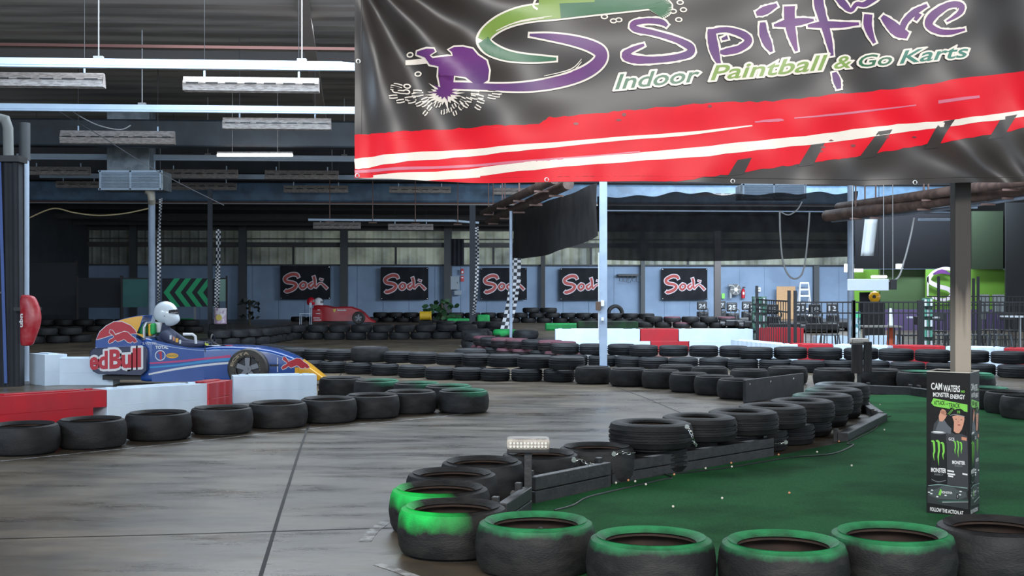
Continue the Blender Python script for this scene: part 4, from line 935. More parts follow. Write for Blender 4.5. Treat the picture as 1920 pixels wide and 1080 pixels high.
# wheels
tyr = mat('car_tyre', (.03, .028, .026), .6, 0, (.05, .045, .04), 8, .8); rimm = mat('grey_alloy', (.16, .17, .19), .4, .6); gold = mat('raised_letters', (.40, .32, .20), .6)
def wheel(parent, cx_, cz, R, yo, sgn, txt=True):
    q = MB(); w_ = R*.62
    q.lathe([(R*.62, yo), (R*.66, yo-.012), (R*.85, yo-.016), (R*.95, yo), (R, yo+.03), (R, yo+w_-.03), (R*.95, yo+w_), (R*.62, yo+w_)], 44, (cx_, 0, cz), True, axis='y')
    t = q.build('wheel', tyr, parent)
    q = MB(); q.lathe([(R*.62, yo-.006), (R*.57, yo-.004), (R*.55, yo+.06), (0.0, yo+.06)], 40, (cx_, 0, cz), axis='y'); q.build('rim', mat('rim_dark', (.03, .032, .036), .35, .5), t)
    q = MB()
    for k in range(5):
        a = 2*PI*k/5+PI/2; d = Vector((math.cos(a), 0, math.sin(a))); s = Vector((-math.sin(a), 0, math.cos(a))); c_ = Vector((cx_, yo+.015, cz))
        q.prism([c_+d*R*.1+s*R*.1, c_+d*R*.56+s*R*.13, c_+d*R*.56-s*R*.13, c_+d*R*.1-s*R*.1], (0, .03, 0))
    q.cyl((cx_, yo+.0, cz), (cx_, yo+.05, cz), R*.2, n=20); q.cyl((cx_, yo-.015, cz), (cx_, yo+.02, cz), R*.07, n=12); q.build('spokes', rimm, t, smooth=.5)
    if txt:
        q = MB()
        for word, a0, a1 in (('ECSTA', 2.95, 1.45), ('ECSTA', .9, .1)):
            if a1 < .5: continue
            vs, fs = text2d(word, 0, 0, 1, 1, .03)
            s = sliced((vs, fs), .06, 2)
            q.decal(s, lambda u, v: (cx_+(R*(.71+.13*v))*math.cos(a0+(a1-a0)*u), yo-.0175, cz+(R*(.71+.13*v))*math.sin(a0+(a1-a0)*u)))
        q.build('raised_lettering', gold, t, smooth=0, fixn=False)
        q = MB()
        for k in range(46):
            a = 2*PI*k/46
            if k % 9 in (0, 1, 2, 3, 5, 6): q.box((cx_+R*.64*math.cos(a), yo-.012, cz+R*.64*math.sin(a)), (.012, .008, .006), ry=-a-PI/2)
        q.build('rim_lettering', gold, t, smooth=0)
    return t
wx, wz = cl(466, 691); wheel(car, wx, wz, .295, -.52, -1)
q = MB(); q.lathe([(.295*.6, .34), (.295*.95, .34), (.295, .37), (.295, .49), (.295*.95, .52), (.295*.6, .52)], 40, (wx, 0, wz), True, axis='y'); q.build('wheel', tyr, car)
MB().bar((cl(507, 686)[0], -.42, cl(0, 685)[1]), (cl(520, 686)[0], -.36, cl(0, 685)[1]), .03, .02).build('wing_bracket', black, car, smooth=0)
# roll hoop and cushions
q = MB(); x0, z0 = cl(262, 632); q.tube([(x0, -.22, z0-.02), (x0, -.21, z0+.14), (x0, -.12, z0+.19), (x0, .12, z0+.19), (x0, .21, z0+.14), (x0, .22, z0-.02)], .024, 10); q.build('roll_hoop', mat('grey_hoop', (.35, .38, .4), .35, .4), car, 'grey roll hoop')
for px, m in ((255, mat('green_foam', (.02, .42, .10), .6)), (276, mat('green_foam', (.02, .42, .10), .6))): 
    a, z_ = cl(px, 618); MB().box((a, 0, z_), (.07, .34, .17)).build('headrest_pad', m, car, 'green headrest pad', bevel=.03)
a, z_ = cl(267, 620); MB().box((a+.03, 0, z_), (.05, .3, .18)).build('headrest_pad', yel, car, 'yellow headrest pad', bevel=.015)
# mirror and steering wheel
q = MB(); a, z_ = cl(340, 643); q.tube([(a-.02, -.24, z_+.12), (a+.12, -.24, z_+.12), (a+.16, -.24, z_+.09), (a+.17, -.24, z_-.02)], .02, 8); q.build('windscreen_frame', whc, car, 'white windscreen frame')
q = MB(); a, z_ = cl(386, 646); q.tube([(a, .14*math.cos(t_), z_+.13*math.sin(t_)) for t_ in [2*PI*k/20 for k in range(20)]], .015, 7, True); q.cyl((a, 0, z_), (a+.15, 0, z_-.06), .02); q.build('steering_wheel', black, car)
MB().cyl((cl(384, 0)[0], -.405, cl(0, 648)[1]), (cl(384, 0)[0], -.405, cl(0, 660)[1]), .006).build('mirror_stalk', black, car)

# seated driver figure ---------------------------------------------------
def skinned(name, verts, edges, radii, m, parent=None, loc=(0, 0, 0), sub=2, root=0):
    me = bpy.data.meshes.new(name); me.from_pydata(verts, edges, []); me.update(); me.materials.append(m)
    o = bpy.data.objects.new(name, me); COL.objects.link(o); o.location = loc
    if parent: o.parent = parent
    s = o.modifiers.new('skin', 'SKIN'); s.use_smooth_shade = True
    if not me.skin_vertices: 
        bpy.context.view_layer.objects.active = o; bpy.context.view_layer.update()
    sv = me.skin_vertices[0].data
    for i, r in enumerate(radii):
        sv[i].radius = (r, r) if not isinstance(r, tuple) else r
        sv[i].use_root = (i == root)
    b_ = o.modifiers.new('sub', 'SUBSURF'); b_.levels = sub; b_.render_levels = sub
    return o
X = lambda px, py: cl(px, py)
dr = thing('person', 'seated driver in white helmet and dark blue overalls in the blue car', 'person', ((390-960)*CS, 18.8+.42, 0))
suit = mat('navy_overalls', (.035, .045, .09), .75, 0, (.05, .06, .11), 20, .6, bump=.3); skinm = mat('skin', (.5, .3, .22), .5)
def dv(px, py, y): a, z_ = cl(px, py); return (a, y, z_)
vs = [dv(300, 690, 0), dv(298, 665, 0), dv(297, 645, 0), dv(296, 628, 0), dv(296, 618, 0), dv(296, 606, 0),      # pelvis .. neck
      dv(301, 630, -.17), dv(324, 646, -.25), dv(352, 648, -.22), dv(374, 647, -.13),     # near arm
      dv(301, 630, .17), dv(324, 646, .25), dv(352, 648, .22), dv(374, 647, .13),
      dv(330, 693, -.10), dv(368, 684, -.11), dv(410, 700, -.1), dv(330, 693, .10), dv(368, 684, .11), dv(410, 700, .1)]
ed = [(0, 1), (1, 2), (2, 3), (3, 4), (4, 5), (3, 6), (6, 7), (7, 8), (8, 9), (3, 10), (10, 11), (11, 12), (12, 13), (0, 14), (14, 15), (15, 16), (0, 17), (17, 18), (18, 19)]
rd = [.15, .14, .16, .14, .07, .06, .085, .065, .05, .036, .085, .065, .05, .036, .085, .06, .045, .085, .06, .045]
skinned('body', vs, ed, rd, suit, dr)
glove = mat('dark_glove', (.02, .03, .06), .6)
for sy in (-1, 1):      # gloved hands, five fingers closed on the rim
    hx, hy, hz_ = dv(380, 646, .13*sy)
    vs = [(hx-.045, hy, hz_-.005), (hx-.01, hy, hz_), (hx+.02, hy, hz_+.005)]; ed = [(0, 1), (1, 2)]; rd = [.028, .036, .03]
    for k in range(4):
        o_ = -.03+.02*k; i = len(vs); vs += [(hx+.035, hy+o_*.8, hz_+.02-.004*k), (hx+.062, hy+o_*.8, hz_+.012-.004*k), (hx+.066, hy+o_*.8, hz_-.018), (hx+.045, hy+o_*.8, hz_-.028)]
        ed += [(2, i), (i, i+1), (i+1, i+2), (i+2, i+3)]; rd += [.010, .0095, .009, .0075]
    i = len(vs); vs += [(hx+.0, hy-.04*sy*-1, hz_+.02), (hx+.03, hy-.045*sy*-1, hz_+.012), (hx+.05, hy-.03*sy*-1, hz_-.01)]; ed += [(1, i), (i, i+1), (i+1, i+2)]; rd += [.012, .010, .008]
    skinned('glove', vs, ed, rd, glove, dr)
a, z_ = cl(380, 646); MB().lathe([(0, 0), (.028, .002), (.03, .008), (0, .014)], 16, (a, -.13-.045, z_), axis='y').build('glove_badge', mat('yellow_green_badge', (.6, .65, .1), .5), dr, smooth=1)
# helmet: profile shaped shell
hx, hz_ = cl(296, 589)
q = MB(); hm_ = mat('white_helmet', (.66, .75, .82), .25, coat=.4)
nu, nv = 36, 26
def hel(u, v):
    a = 2*PI*u; e = -PI/2+PI*v
    cx_, sx = math.cos(e), math.sin(e)
    x = .185*cx_*math.cos(a); y = .135*cx_*math.sin(a); z = .185*sx
    if z < 0:                      # chin bar forward, neck opening behind
        f = max(0, math.cos(a))*cx_; x += .055*f*min(1, -z/.08); z *= 1.0+.22*f
        if math.cos(a) < 0: z *= .80
    return (hx+x, y, hz_+z)
q.grid(hel, nu, nv); q.build('helmet', hm_, dr, smooth=2)
q = MB(); vs_ = []
vm = mat('dark_visor', (.03, .028, .035), .1, coat=.8)
def vis(u, v):
    a = -1.15+2.3*u; taper = (abs(a)/1.15)**2; hgt = .075*(1-.45*taper); z0_ = .0+.012*taper
    z = z0_+hgt*(v-.1); cc = math.sqrt(max(0, 1-(z/.19)**2)); x = (.188*math.cos(a))*cc+(.055*max(0, math.cos(a))*min(1, max(0, -z/.08)) if z < 0 else 0); y = .139*math.sin(a)*cc
    return (hx+x+.006, y*1.02, hz_+z)
q.grid(vis, 24, 6); q.build('visor', vm, dr, 'dark visor', smooth=2)
MB().cyl((hx+.02, -.137, hz_-.035), (hx+.02, -.142, hz_-.035), .007, n=10).build('visor_screw', black, dr)
q = MB(); a, z_ = cl(283, 617); q.tube([(a, 0, z_+.09), (a-.005, 0, z_+.03), (a+.01, 0, z_-.06)], [.055, .06, .05], 14); q.build('neck_support', whc, dr, 'white neck support behind the head')
q = MB(); 
for k, (m, wd) in enumerate(((whc, 4), (red_i, 4), (yel, 6), (whc, 4))):
    a, z_ = cl(316+k*6, 633+k*2.8); q.use(m).box((a, -.255+.002*k-.055, z_), (wd*CS*.8, .012, .06))
q.build('sleeve_badges', None, dr, 'row of coloured sleeve badges', smooth=0)
# ================================================================ BACKGROUND OBJECTS
# --- wall banners with red brush lettering
bred = mat('faded_red_print', (.42, .06, .05), .6, 0, (.34, .05, .04), 4, .6); bwh = mat('pale_outline_print', (.62, .55, .60), .6); bbk = mat('black_cloth', (.010, .011, .015), .8, 0, (.016, .017, .021), 2, .8, spec=.2)
SODI = [[(480, 640, 16), (466, 620, 22), (425, 618, 22), (380, 645, 22), (390, 672, 22), (440, 682, 20), (462, 700, 20), (440, 728, 22), (395, 745, 22), (380, 738, 18)],
        [(512, 678, 12), (492, 702, 16), (508, 724, 16), (532, 708, 16), (532, 686, 14), (512, 678, 12)],
        [(584, 678, 10), (556, 700, 15), (572, 720, 14), (594, 695, 14)], [(592, 632, 18), (600, 660, 17), (602, 700, 15), (608, 716, 10)], [(608, 716, 10), (632, 690, 9), (650, 685, 9), (672, 704, 14), (692, 724, 15)], [(640, 652, 6), (660, 659, 10)]]
for i, (a, c, yt, yb) in enumerate(((526, 619, 498.5, 561), (714, 803, 501, 562), (901, 988, 502, 562), (1050, 1137, 502.5, 562.5), (1240, 1327, 503, 562))):
    px = (a+c)/2; d = row_d(px, DW)-.35; s = d/F; wd = (c-a)*s; ht = (yb-yt)*s; x = (px-960)*s; z = H+(540-(yt+yb)/2)*s
    lb = ['dark wall banner with red brush lettering, leftmost, above the red racing car', 'dark wall banner with red brush lettering, right of the red racing car', 'wall banner with red brush lettering partly behind the chequered flag', 'wall banner with red brush lettering partly behind the white pillar', 'wall banner with red brush lettering, rightmost, fully visible beside the karts'][i]
    t = thing('wall_banner', lb, 'banner', (x, d, z), math.atan(TH), 'brush lettered wall banners')
    f2 = lambda u, v, i=i: .018*math.sin(u*3+v*2+i)+.012*math.sin(v*9-u*4+i)+.01*math.sin(u*14+i)*math.exp(-((v-ht/2)/.3)**2)
    q = MB(); q.grid(lambda u, v: ((u-.5)*wd, f2((u-.5)*wd, (v-.5)*ht), (v-.5)*ht), 24, 14); q.build('cloth', bbk, t, smooth=2)
    q = MB()
    for grow, m, off in ((7, bwh, .02), (0, bred, .035)):
        for k_, s_ in enumerate(SODI):
            vv, ff = stroke(s_, grow, 4); q.use(m); q.decal((vv, ff), lambda X, Y: ((X-530)/374*wd, f2((X-530)/374*wd, -(Y-679)/252*ht)-off-.002*k_, -(Y-679)/252*ht))
    q.build('lettering', None, t, smooth=0, fixn=False)
    q = MB()
    for sx in (-1, 1):
        for sz in (-1, 1): q = MB().cyl((sx*(wd/2-.05), -.02, sz*(ht/2-.05)), (sx*(wd/2-.05), .2, sz*(ht/2-.05)), .012, n=6); q.build('fixing_screw', chrome, t)

def boxthing(name, lb, cat, px0, px1, py0, py1, d, th, m, bev=.01, group=None, rz=0):
    s = d/F; o = MB().box((0, 0, 0), ((px1-px0)*s, th, (py1-py0)*s)).build(name, m, smooth=0, bevel=bev, loc=((((px0+px1)/2)-960)*s, d, H+(540-(py0+py1)/2)*s), rz=rz)
    return tag(o, lb, cat, group)
# --- arrow board and hoardings at the left
chg = mat('green_reflective', (.01, .42, .16), .5, 0, (.02, .34, .14), 4, .7); bkb = mat('black_board', (.012, .014, .02), .6)
d = 44; s = d/F
t = thing('arrow_board', 'black board with four bright green chevrons pointing left', 'sign', ((355-960)*s, d, 0))
zc = H+(540-548.5)*s; hh = 53*s; ww = 102*s
MB().box((0, 0, zc), (ww, .04, hh)).build('board', bkb, t, smooth=0, bevel=.01)
q = MB()
for k in range(4):
    x0 = -ww/2+(3+k*21)*s
    for sz in (-1, 1): q.add([(x0, -.03, zc), (x0+11*s, -.03, zc), (x0+31*s, -.03, zc+sz*hh/2), (x0+20*s, -.03, zc+sz*hh/2)], [(0, 1, 2, 3)])
q.build('chevrons', chg, t, 'green chevrons', smooth=0)
for x in (-ww*.35, ww*.1): MB().box((x, .03, (zc-hh/2)/2), (.06, .06, zc-hh/2)).build('leg', mat('grey_post', (.2, .22, .24), .5), t, smooth=0)
def hoard(lb, px0, px1, py0, py1, d, m):
    s = d/F; t = thing('hoarding_panel', lb, 'panel', (((px0+px1)/2-960)*s, d, 0)); zt = H+(540-py0)*s; zb = H+(540-py1)*s; w_ = (px1-px0)*s
    MB().box((0, 0, (zt+zb)/2), (w_, .04, zt-zb)).build('panel', m, t, smooth=0)
    for x in (-w_/2, w_/2): MB().box((x, 0, (zt+.1)/2), (.06, .06, zt+.1)).build('post', dk, t, smooth=0)
    MB().box((0, -.02, zt), (w_, .05, .04)).build('top_rail', dk, t, smooth=0); return t
hoard('dark hoarding panel at the left behind the blue car tail', 146, 227, 522, 577, 46, bkb)
hoard('teal green lit hoarding panel left of the white pipe column', 229, 280, 522, 576, 45, mat('teal_panel', (.05, .17, .16), .35, 0, (.035, .12, .12), 1, .8))
hoard('pale green narrow panel right of the arrow board', 410, 425, 522, 565, 50, mat('pale_green_panel', (.3, .5, .42), .5))
hoard('dark sheet wall panel at the far left', 56, 144, 493, 590, 50, mat('dark_grey_sheet', (.035, .04, .05), .7))
# --- drum, plant, chair, small far objects
def far(px, base): d = gd(base); return Vector(((px-960)*d/F, d, 0)), d/F
p, s = far(411, 612); 
def zof(py, d): return H+(540-py)*d/F
d = 41.2; p = Vector(((413-960)*d/F, d, 0)); zb = zof(607, d)
t = thing('printed_drum', 'colourful printed metal drum with yellow badge below the chequered strip', 'drum', p)
MB().box((0, 0, zb/2), (.6, .6, zb)).build('stand_block', RBD, t, smooth=0, bevel=.03)
q = MB().lathe([(0, zb), (.2, zb), (.21, zb+.02), (.2, zb+.04), (.2, zb+.45), (.21, zb+.47), (.2, zb+.5), (0, zb+.5)], 24); q.build('drum_body', mat('printed_tin', (.5, .35, .5), .4, 0, (.75, .7, .75), 9, 1), t)
MB().lathe([(0, 0), (.09, .001), (.1, .01), (0, .015)], 16, (0, -.215, zb+.2), axis='y').build('badge', mat('badge_yellow', (.7, .55, .12), .5), t)
d = 50; p = Vector(((798-960)*d/F, d, 0)); z0 = zof(601, d)
t = thing('yellow_drum', 'small yellow drum lying on black feet beside the leafy plant', 'drum', p)
q = MB().cyl((-.2, 0, z0+.19), (.2, 0, z0+.19), .17, n=20); q.cyl((-.22, 0, z0+.19), (-.19, 0, z0+.19), .185); q.cyl((.19, 0, z0+.19), (.22, 0, z0+.19), .185); q.build('drum_body', mat('drum_yellow', (.75, .48, .03), .5), t)
MB().box((0, 0, z0/2), (.5, .5, z0)).build('stand_block', RBD, t, smooth=0)
t = thing('leafy_plant', 'dark green leafy plant behind the yellow drum', 'plant', (p.x+.6, p.y+.6, 0))
MB().cyl((0, 0, 0), (0, 0, 1.0), .05, n=8).build('stem', mat('stem_brown', (.06, .05, .03), .8), t)
q = MB()
for k in range(46):
    a = random.uniform(0, 6.28); r = random.uniform(0, .75); c_ = Vector((r*math.cos(a), r*math.sin(a)*.6, random.uniform(.3, 1.0)-r*.2)); u = Vector((random.uniform(-1, 1), random.uniform(-1, 1), random.uniform(-.6, .6))).normalized(); v_ = u.cross(Vector((0, 1, .3))).normalized(); L_ = random.uniform(.12, .22)
    q.add([c_-u*L_, c_-u*L_*.3+v_*L_*.5, c_+u*L_*.5+v_*L_*.4, c_+u*L_, c_+u*L_*.5-v_*L_*.4, c_-u*L_*.3-v_*L_*.5], [(0, 1, 2, 3, 4, 5)])
q.build('foliage', mat('dark_leaf', (.02, .06, .025), .5, 0, (.03, .10, .035), 3, .8), t, smooth=0, fixn=False)
# --- red single seater far away
d = 51; s = d/F; R0 = thing('racing_car', 'small looking red single seater parked far off before the back wall', 'racing car', ((640-960)*s, d+.4, 0))
fred = mat('far_car_red', (.42, .015, .025), .35, coat=.4)
zb0 = .1
def rl(px, py): return ((px-640)*s, H+(540-py)*s)
def rloft(name, st, m):
    q = MB(); vs = []
    for px, yt, yb, hw in st:
        x, zt = rl(px, yt); zb_ = rl(px, yb)[1]; vs += [(x, -hw, zb_), (x, -hw, zt-.05), (x, -hw+.06, zt), (x, hw-.06, zt), (x, hw, zt-.05), (x, hw, zb_)]
    fs = [(i*6+k, i*6+(k+1) % 6, i*6+6+(k+1) % 6, i*6+6+k) for i in range(len(st)-1) for k in range(6)]+[tuple(range(6)), tuple(6*(len(st)-1)+k for k in range(6))[::-1]]
    q.add(vs, fs); return q.build(name, m, R0, smooth=.5)
rloft('body', [(587, 573, 602, .3), (596, 572, 602, .38), (612, 573, 602, .4), (625, 576, 602, .4), (640, 575, 602, .38), (658, 575, 602, .36), (672, 580, 602, .33)], fred)
rloft('nose_cone', [(672.2, 580, 603, .33), (682, 587, 604, .3), (692, 597, 604, .26), (703, 603, 605, .2)], fred)
rloft('side_pod', [(586, 578, 603, .46), (600, 580, 603, .47), (603, 590, 603, .47)], fred)
x, z = rl(673, 596); wheel(R0, x, z, 12*s, -.55, -1, False)
q = MB(); x, z = rl(627, 582); q.use(mat('badge_yellow2', (.75, .6, .1), .5)); q.prism([(x-.045, -.405, z+.06), (x+.05, -.405, z+.06), (x+.05, -.405, z-.03), (x, -.405, z-.09), (x-.045, -.405, z-.03)], (0, -.004, 0))
vs_, fs_ = text2d('Santander', 0, 0, .36, .075, .02); q.use(whc).decal((vs_, fs_), lambda u, v: (x+.12+u, -.403, z-.02+v))
q.build('side_print', None, R0, 'yellow shield badge and white lettering', smooth=0)
q = MB()
for px, py, w_ in ((598, 581, 5), (597, 588, 8), (594, 596, 12), (596, 600, 14)): X_, Z_ = rl(px, py); q.box((X_, -.475, Z_), (w_*s, .006, .03))
q.build('pod_print', whc, R0, 'white sponsor marks on the side pod', smooth=0)
def helmet(name, lb, px, py, d, r, m):
    q = MB(); c_ = P(px, py, d); t = thing(name, lb, 'helmet', c_)
    q.lathe([(0, -.8*r), (.75*r, -.85*r), (.98*r, -.4*r), (r, 0), (.86*r, .5*r), (.5*r, .86*r), (0, r)], 18); q.build('shell', m, t)
    q = MB(); q.grid(lambda u, v: (1.03*r*math.cos(-1+2*u), -1.03*r*math.sin(-1+2*u), -.15*r+.5*r*v), 10, 3); q.build('visor', vm, t); return t
helmet('crash_helmet', 'white helmet in the cockpit of the far red car', 597, 567, 51.4, .2, whc); helmet('crash_helmet', 'red helmet left of the white one on the far red car', 583, 565, 51.2, .17, redc)
def chair(lb, px, base, d, m, sc=1.0, name='chair', rz=0, group=None):
    t = thing(name, lb, 'chair', ((px-960)*d/F, d, base), rz, group)
    q = MB().box((0, 0, .45*sc), (.42*sc, .42*sc, .03)); q.build('seat', m, t, smooth=0, bevel=.01)
    q = MB().box((.2*sc, 0, .78*sc), (.025, .42*sc, .18)); q.build('backrest', m, t, smooth=0, bevel=.01)
    for sx in (-1, 1):
        for sy in (-1, 1): MB().cyl((sx*.2*sc, sy*.2*sc, 0), (sx*.19*sc, sy*.19*sc, (.88 if sx > 0 else .45)*sc), .013, n=8).build('leg', m, t)
    return t
t = chair('white chair standing beside the rear of the far red car', 573, 0, 50, M_WHT, 1.0, 'white_chair'); 
for lb, px, w_, d in (('raised black platform under the far red car and chair', 640, 150, 50.8),):
    s = d/F; zt = zof(605, d)
    if zt > .02: pass
# --- green low walls / kerbs and blocks
gk = mat('green_paint', (.01, .42, .09), .5, 0, (.02, .28, .09), 4, .8)
def chunk(lb, px0, px1, py0, py1, d, m, th=.5, name='painted_block', cat='block'):
    s = d/F; z1 = zof(py0, d); t = MB().box((0, 0, z1/2), ((px1-px0)*s, th, max(z1, .05))).build(name, m, smooth=0, bevel=.05, loc=(((px0+px1)/2-960)*s, d, 0)); return tag(t, lb, cat)
chunk('bright green block on the tyres right of the yellow drum', 838, 880, 597, 606, 48, gk); chunk('taller green block end beside the chequered strip', 895, 918, 590, 603, 47.9, gk)
chunk('green low kerb left of the white barrier top', 1022, 1085, 606, 615, 44, gk, .4); chunk('green painted board behind the blue car driver', 332, 362, 597, 607, 49, gk, .3)
chunk('low dark bank with green top left of the pillar', 1082, 1195, 602, 616, 37, mat('dark_bank', (.03, .035, .03), .8, 0, (.03, .10, .04), 2, .9), .6)
# --- chequered strips
cwh = mat('cheque_white', (.66, .68, .72), .6); cbl = mat('cheque_black', (.02, .022, .03), .6)
def cheq(lb, pts, w_, d, rows, cols, group=None):
    """pts: centre line top to bottom in the picture; w_: px width"""
    q = MB(); sp_ = smoothpts(pts, 12); s = d/F; o0 = Vector(P(pts[0][0], pts[0][1], d)); n_ = len(sp_)-1
    def at(v, u):
        t_ = v*n_; i = min(int(t_), n_-1); f_ = t_-i; x = sp_[i][0]+(sp_[i+1][0]-sp_[i][0])*f_; y = sp_[i][1]+(sp_[i+1][1]-sp_[i][1])*f_
        return Vector(((x+(u-.5)*w_-pts[0][0])*s, .05*math.sin(v*9+u*2), -(y-pts[0][1])*s))
    for r in range(rows):
        for c_ in range(cols):
            q.use(cwh if (r+c_) % 2 else cbl); q.add([at(r/rows, c_/cols), at(r/rows, (c_+1)/cols), at((r+1)/rows, (c_+1)/cols), at((r+1)/rows, c_/cols)], [(0, 1, 2, 3)])
    o = q.build('chequered_strip', None, smooth=0, loc=o0, solid=.004, fixn=False); return tag(o, lb, 'flag', group)
cheq('narrow chequered strip hanging beside the white pipe column', [(301, 372), (299, 430), (298, 500), (297, 566)], 6, 37, 60, 2); cheq('narrow chequered strip hanging right of the arrow board', [(409, 430), (409, 500), (407, 540), (405, 580)], 9, 42, 40, 3)
cheq('narrow chequered strip beside the thin grey column', [(894, 425), (895, 480), (893, 540), (888, 590)], 6.5, 44, 50, 2); cheq('large chequered flag strip leaning down to the tyres, left of centre', [(967, 484), (965, 530), (958, 575), (946, 626)], 20, 33, 24, 3)
# --- columns
colm = mat('column_white_paint', (.34, .42, .54), .5, 0, (.24, .30, .39), 3, .7, 6)
def column(lb, px, w_, base, zt, m, shape='box', name='steel_column', parts=True):
    d = gd(base); s = d/F; t = thing(name, lb, 'column', ((px-960)*s, d, 0), group='roof columns')
    if shape == 'box':
        W = w_*s; q = MB().box((0, -W*.35, zt/2), (W, .02, zt)); q.box((0, W*.35, zt/2), (W, .02, zt)); q.box((0, 0, zt/2), (.03, W*.7, zt)); q.build('shaft', m, t, smooth=0)
    else: MB().cyl((0, 0, 0), (0, 0, zt), w_*s/2, n=20).build('shaft', m, t)
    MB().box((0, 0, .01), (w_*s*1.6, w_*s*1.6, .02)).build('base_plate', m, t, smooth=0); return t
c1 = column('white steel column in the middle of the picture', 1131, 14, 688, 5.3, colm)
q = MB(); q.use(mat('conduit_white', (.55, .6, .66), .5)).tube([(-.085, -.06, 0.5), (-.085, -.06, 2.1)], .012, 6); q.build('conduit', None, c1)
for z, w_, h_, m in ((1.17, .06, .11, whc), (1.12, .09, .16, mat('rusty_box', (.10, .06, .04), .7)), (.92, .05, .06, whc)): MB().box((-.02 if m == whc else -.1, -.09, z if z != .92 else .88), (w_, .05, h_)).build('switch_box', m, c1, smooth=0, bevel=.005)
column('white pipe column behind the driver of the blue car', 284.5, 13, 632, 5.3, colm, 'pipe')
column('thin grey column with chequered strip, right of the yellow drum', 886, 11, 616, 4.4, mat('column_dim', (.035, .042, .055), .6))
column('grey column in front of the arrow board', 394, 8, 623, 4.7, mat('column_dim', (.035, .042, .055), .6))
column('dark rusty column at the right end of the wall banners', 1345, 12, 612, 3.6, mat('column_rust', (.05, .042, .04), .7), name='dark_column')
column('thick white column behind the black fence', 1595, 12, 640, 4.4, colm, 'pipe')
c4 = column('white and blue column behind the dark curtain post at the left edge', 46, 17, 716, 3.42, mat('column_blue_white', (.36, .44, .55), .5), 'pipe')
column('pale drainpipe column left of the black sheet', 958, 6, 650, 3.35, colm, 'pipe')
MB().cyl((0, 0, 3.42), (0, 0, 4.0), .085, n=20).build('upper_shaft', mat('dark_column', (.05, .055, .06), .6), c4, 'dark upper shaft')
# curtain post left edge
d = 18.9; s = d/F
t = thing('curtain_post', 'dark fabric wrapped post with a blue strap at the left edge', 'post', ((18-960)*s, d, 0)); cf = mat('dark_fabric', (.022, .026, .034), .85, 0, (.03, .035, .045), 3, .7)
q = MB(); zt = zof(303, d); q.grid(lambda u, v: ((-30+52*u+v*-3)*s, -.05+.02*math.sin(u*20), v*zt), 30, 10); q.grid(lambda u, v: ((-30+52*u)*s, .12, v*zt), 2, 2); q.grid(lambda u, v: (22*s-v*3*s, -.05+.17*u, v*zt), 2, 10); q.build('wrap', cf, t, smooth=1.2)
q = MB(); q.bar((-14*s, -.1, zt), (-2*s, -.1, .05), .045, .012, up=Vector((0, 1, 0))); q.build('strap', mat('blue_strap', (.06, .12, .36), .6), t, 'blue strap', smooth=0)
MB().box((0, 0, zt+.03), (50*s, .35, .09)).build('header_beam', black, t, smooth=0)
MB().tube([(-20*s, 0, zof(222, d)), (-8*s, 0, zof(224, d)), (-3*s, 0, zof(240, d)), (-2*s, 0, zt+.03)], .075, 14).build('duct_pipe', mat('grey_pipe', (.22, .24, .24), .6), t)
MB().cyl((-15*s, -.12, zof(549, d)), (-9*s, -.12, zof(549, d)), .02, n=8).build('strap_buckle', chrome, t)
# red padded bag
d = 18.7; s = d/F; t = thing('padded_bag', 'scuffed red vinyl pad with white lettering on the post at the left edge', 'pad', ((60-960)*s, d, zof(600, d)))
rb_ = mat('red_vinyl_pad', (.38, .012, .025), .35, 0, (.46, .09, .10), 7, .8, 6, .5, 8)
pr = [(555, 20, -16), (560, 25, -18), (570, 31, -20), (585, 36, -20), (600, 37, -20), (615, 33, -19), (630, 26, -18), (640, 21, -17), (647, 18, -15)]
MB().box((-.1, .1, .16), (.3, .3, .05)).build('fixing_strap', black, t, smooth=0)
q = MB(); vs = []; n_ = 22
for py, hi_, lo_ in [(553, 5, -10)]+pr+[(649, 5, -8)]:
    cx_ = ((hi_+lo_)/2-17+0)*s; rx = (hi_-lo_)/2*s*.7
    for k in range(n_):
        a = 2*PI*k/n_; vs.append((cx_+rx*math.cos(a)+.0, .11*math.sin(a)*rx/.16, (600-py)*s+.01*math.sin(k*3)))
m_ = len(pr)+2; fs = [(i*n_+k, i*n_+(k+1) % n_, (i+1)*n_+(k+1) % n_, (i+1)*n_+k) for i in range(m_-1) for k in range(n_)]+[tuple(range(n_)), tuple((m_-1)*n_+k for k in range(n_))]
q.add([(v[0]+.05, v[1], v[2]) for v in vs], fs); o = q.build('pad', rb_, t, smooth=1.2); sb = o.modifiers.new('s', 'SUBSURF'); sb.levels = 1; sb.render_levels = 2
vs_, fs_ = text2d('uqn', 0, 0, 24*s, 7*s, .04); MB().decal((vs_, fs_), lambda u, v: (-.135+v, -.125-.02*(v/.05), .09-u)).build('white_lettering', whc, t, smooth=0)
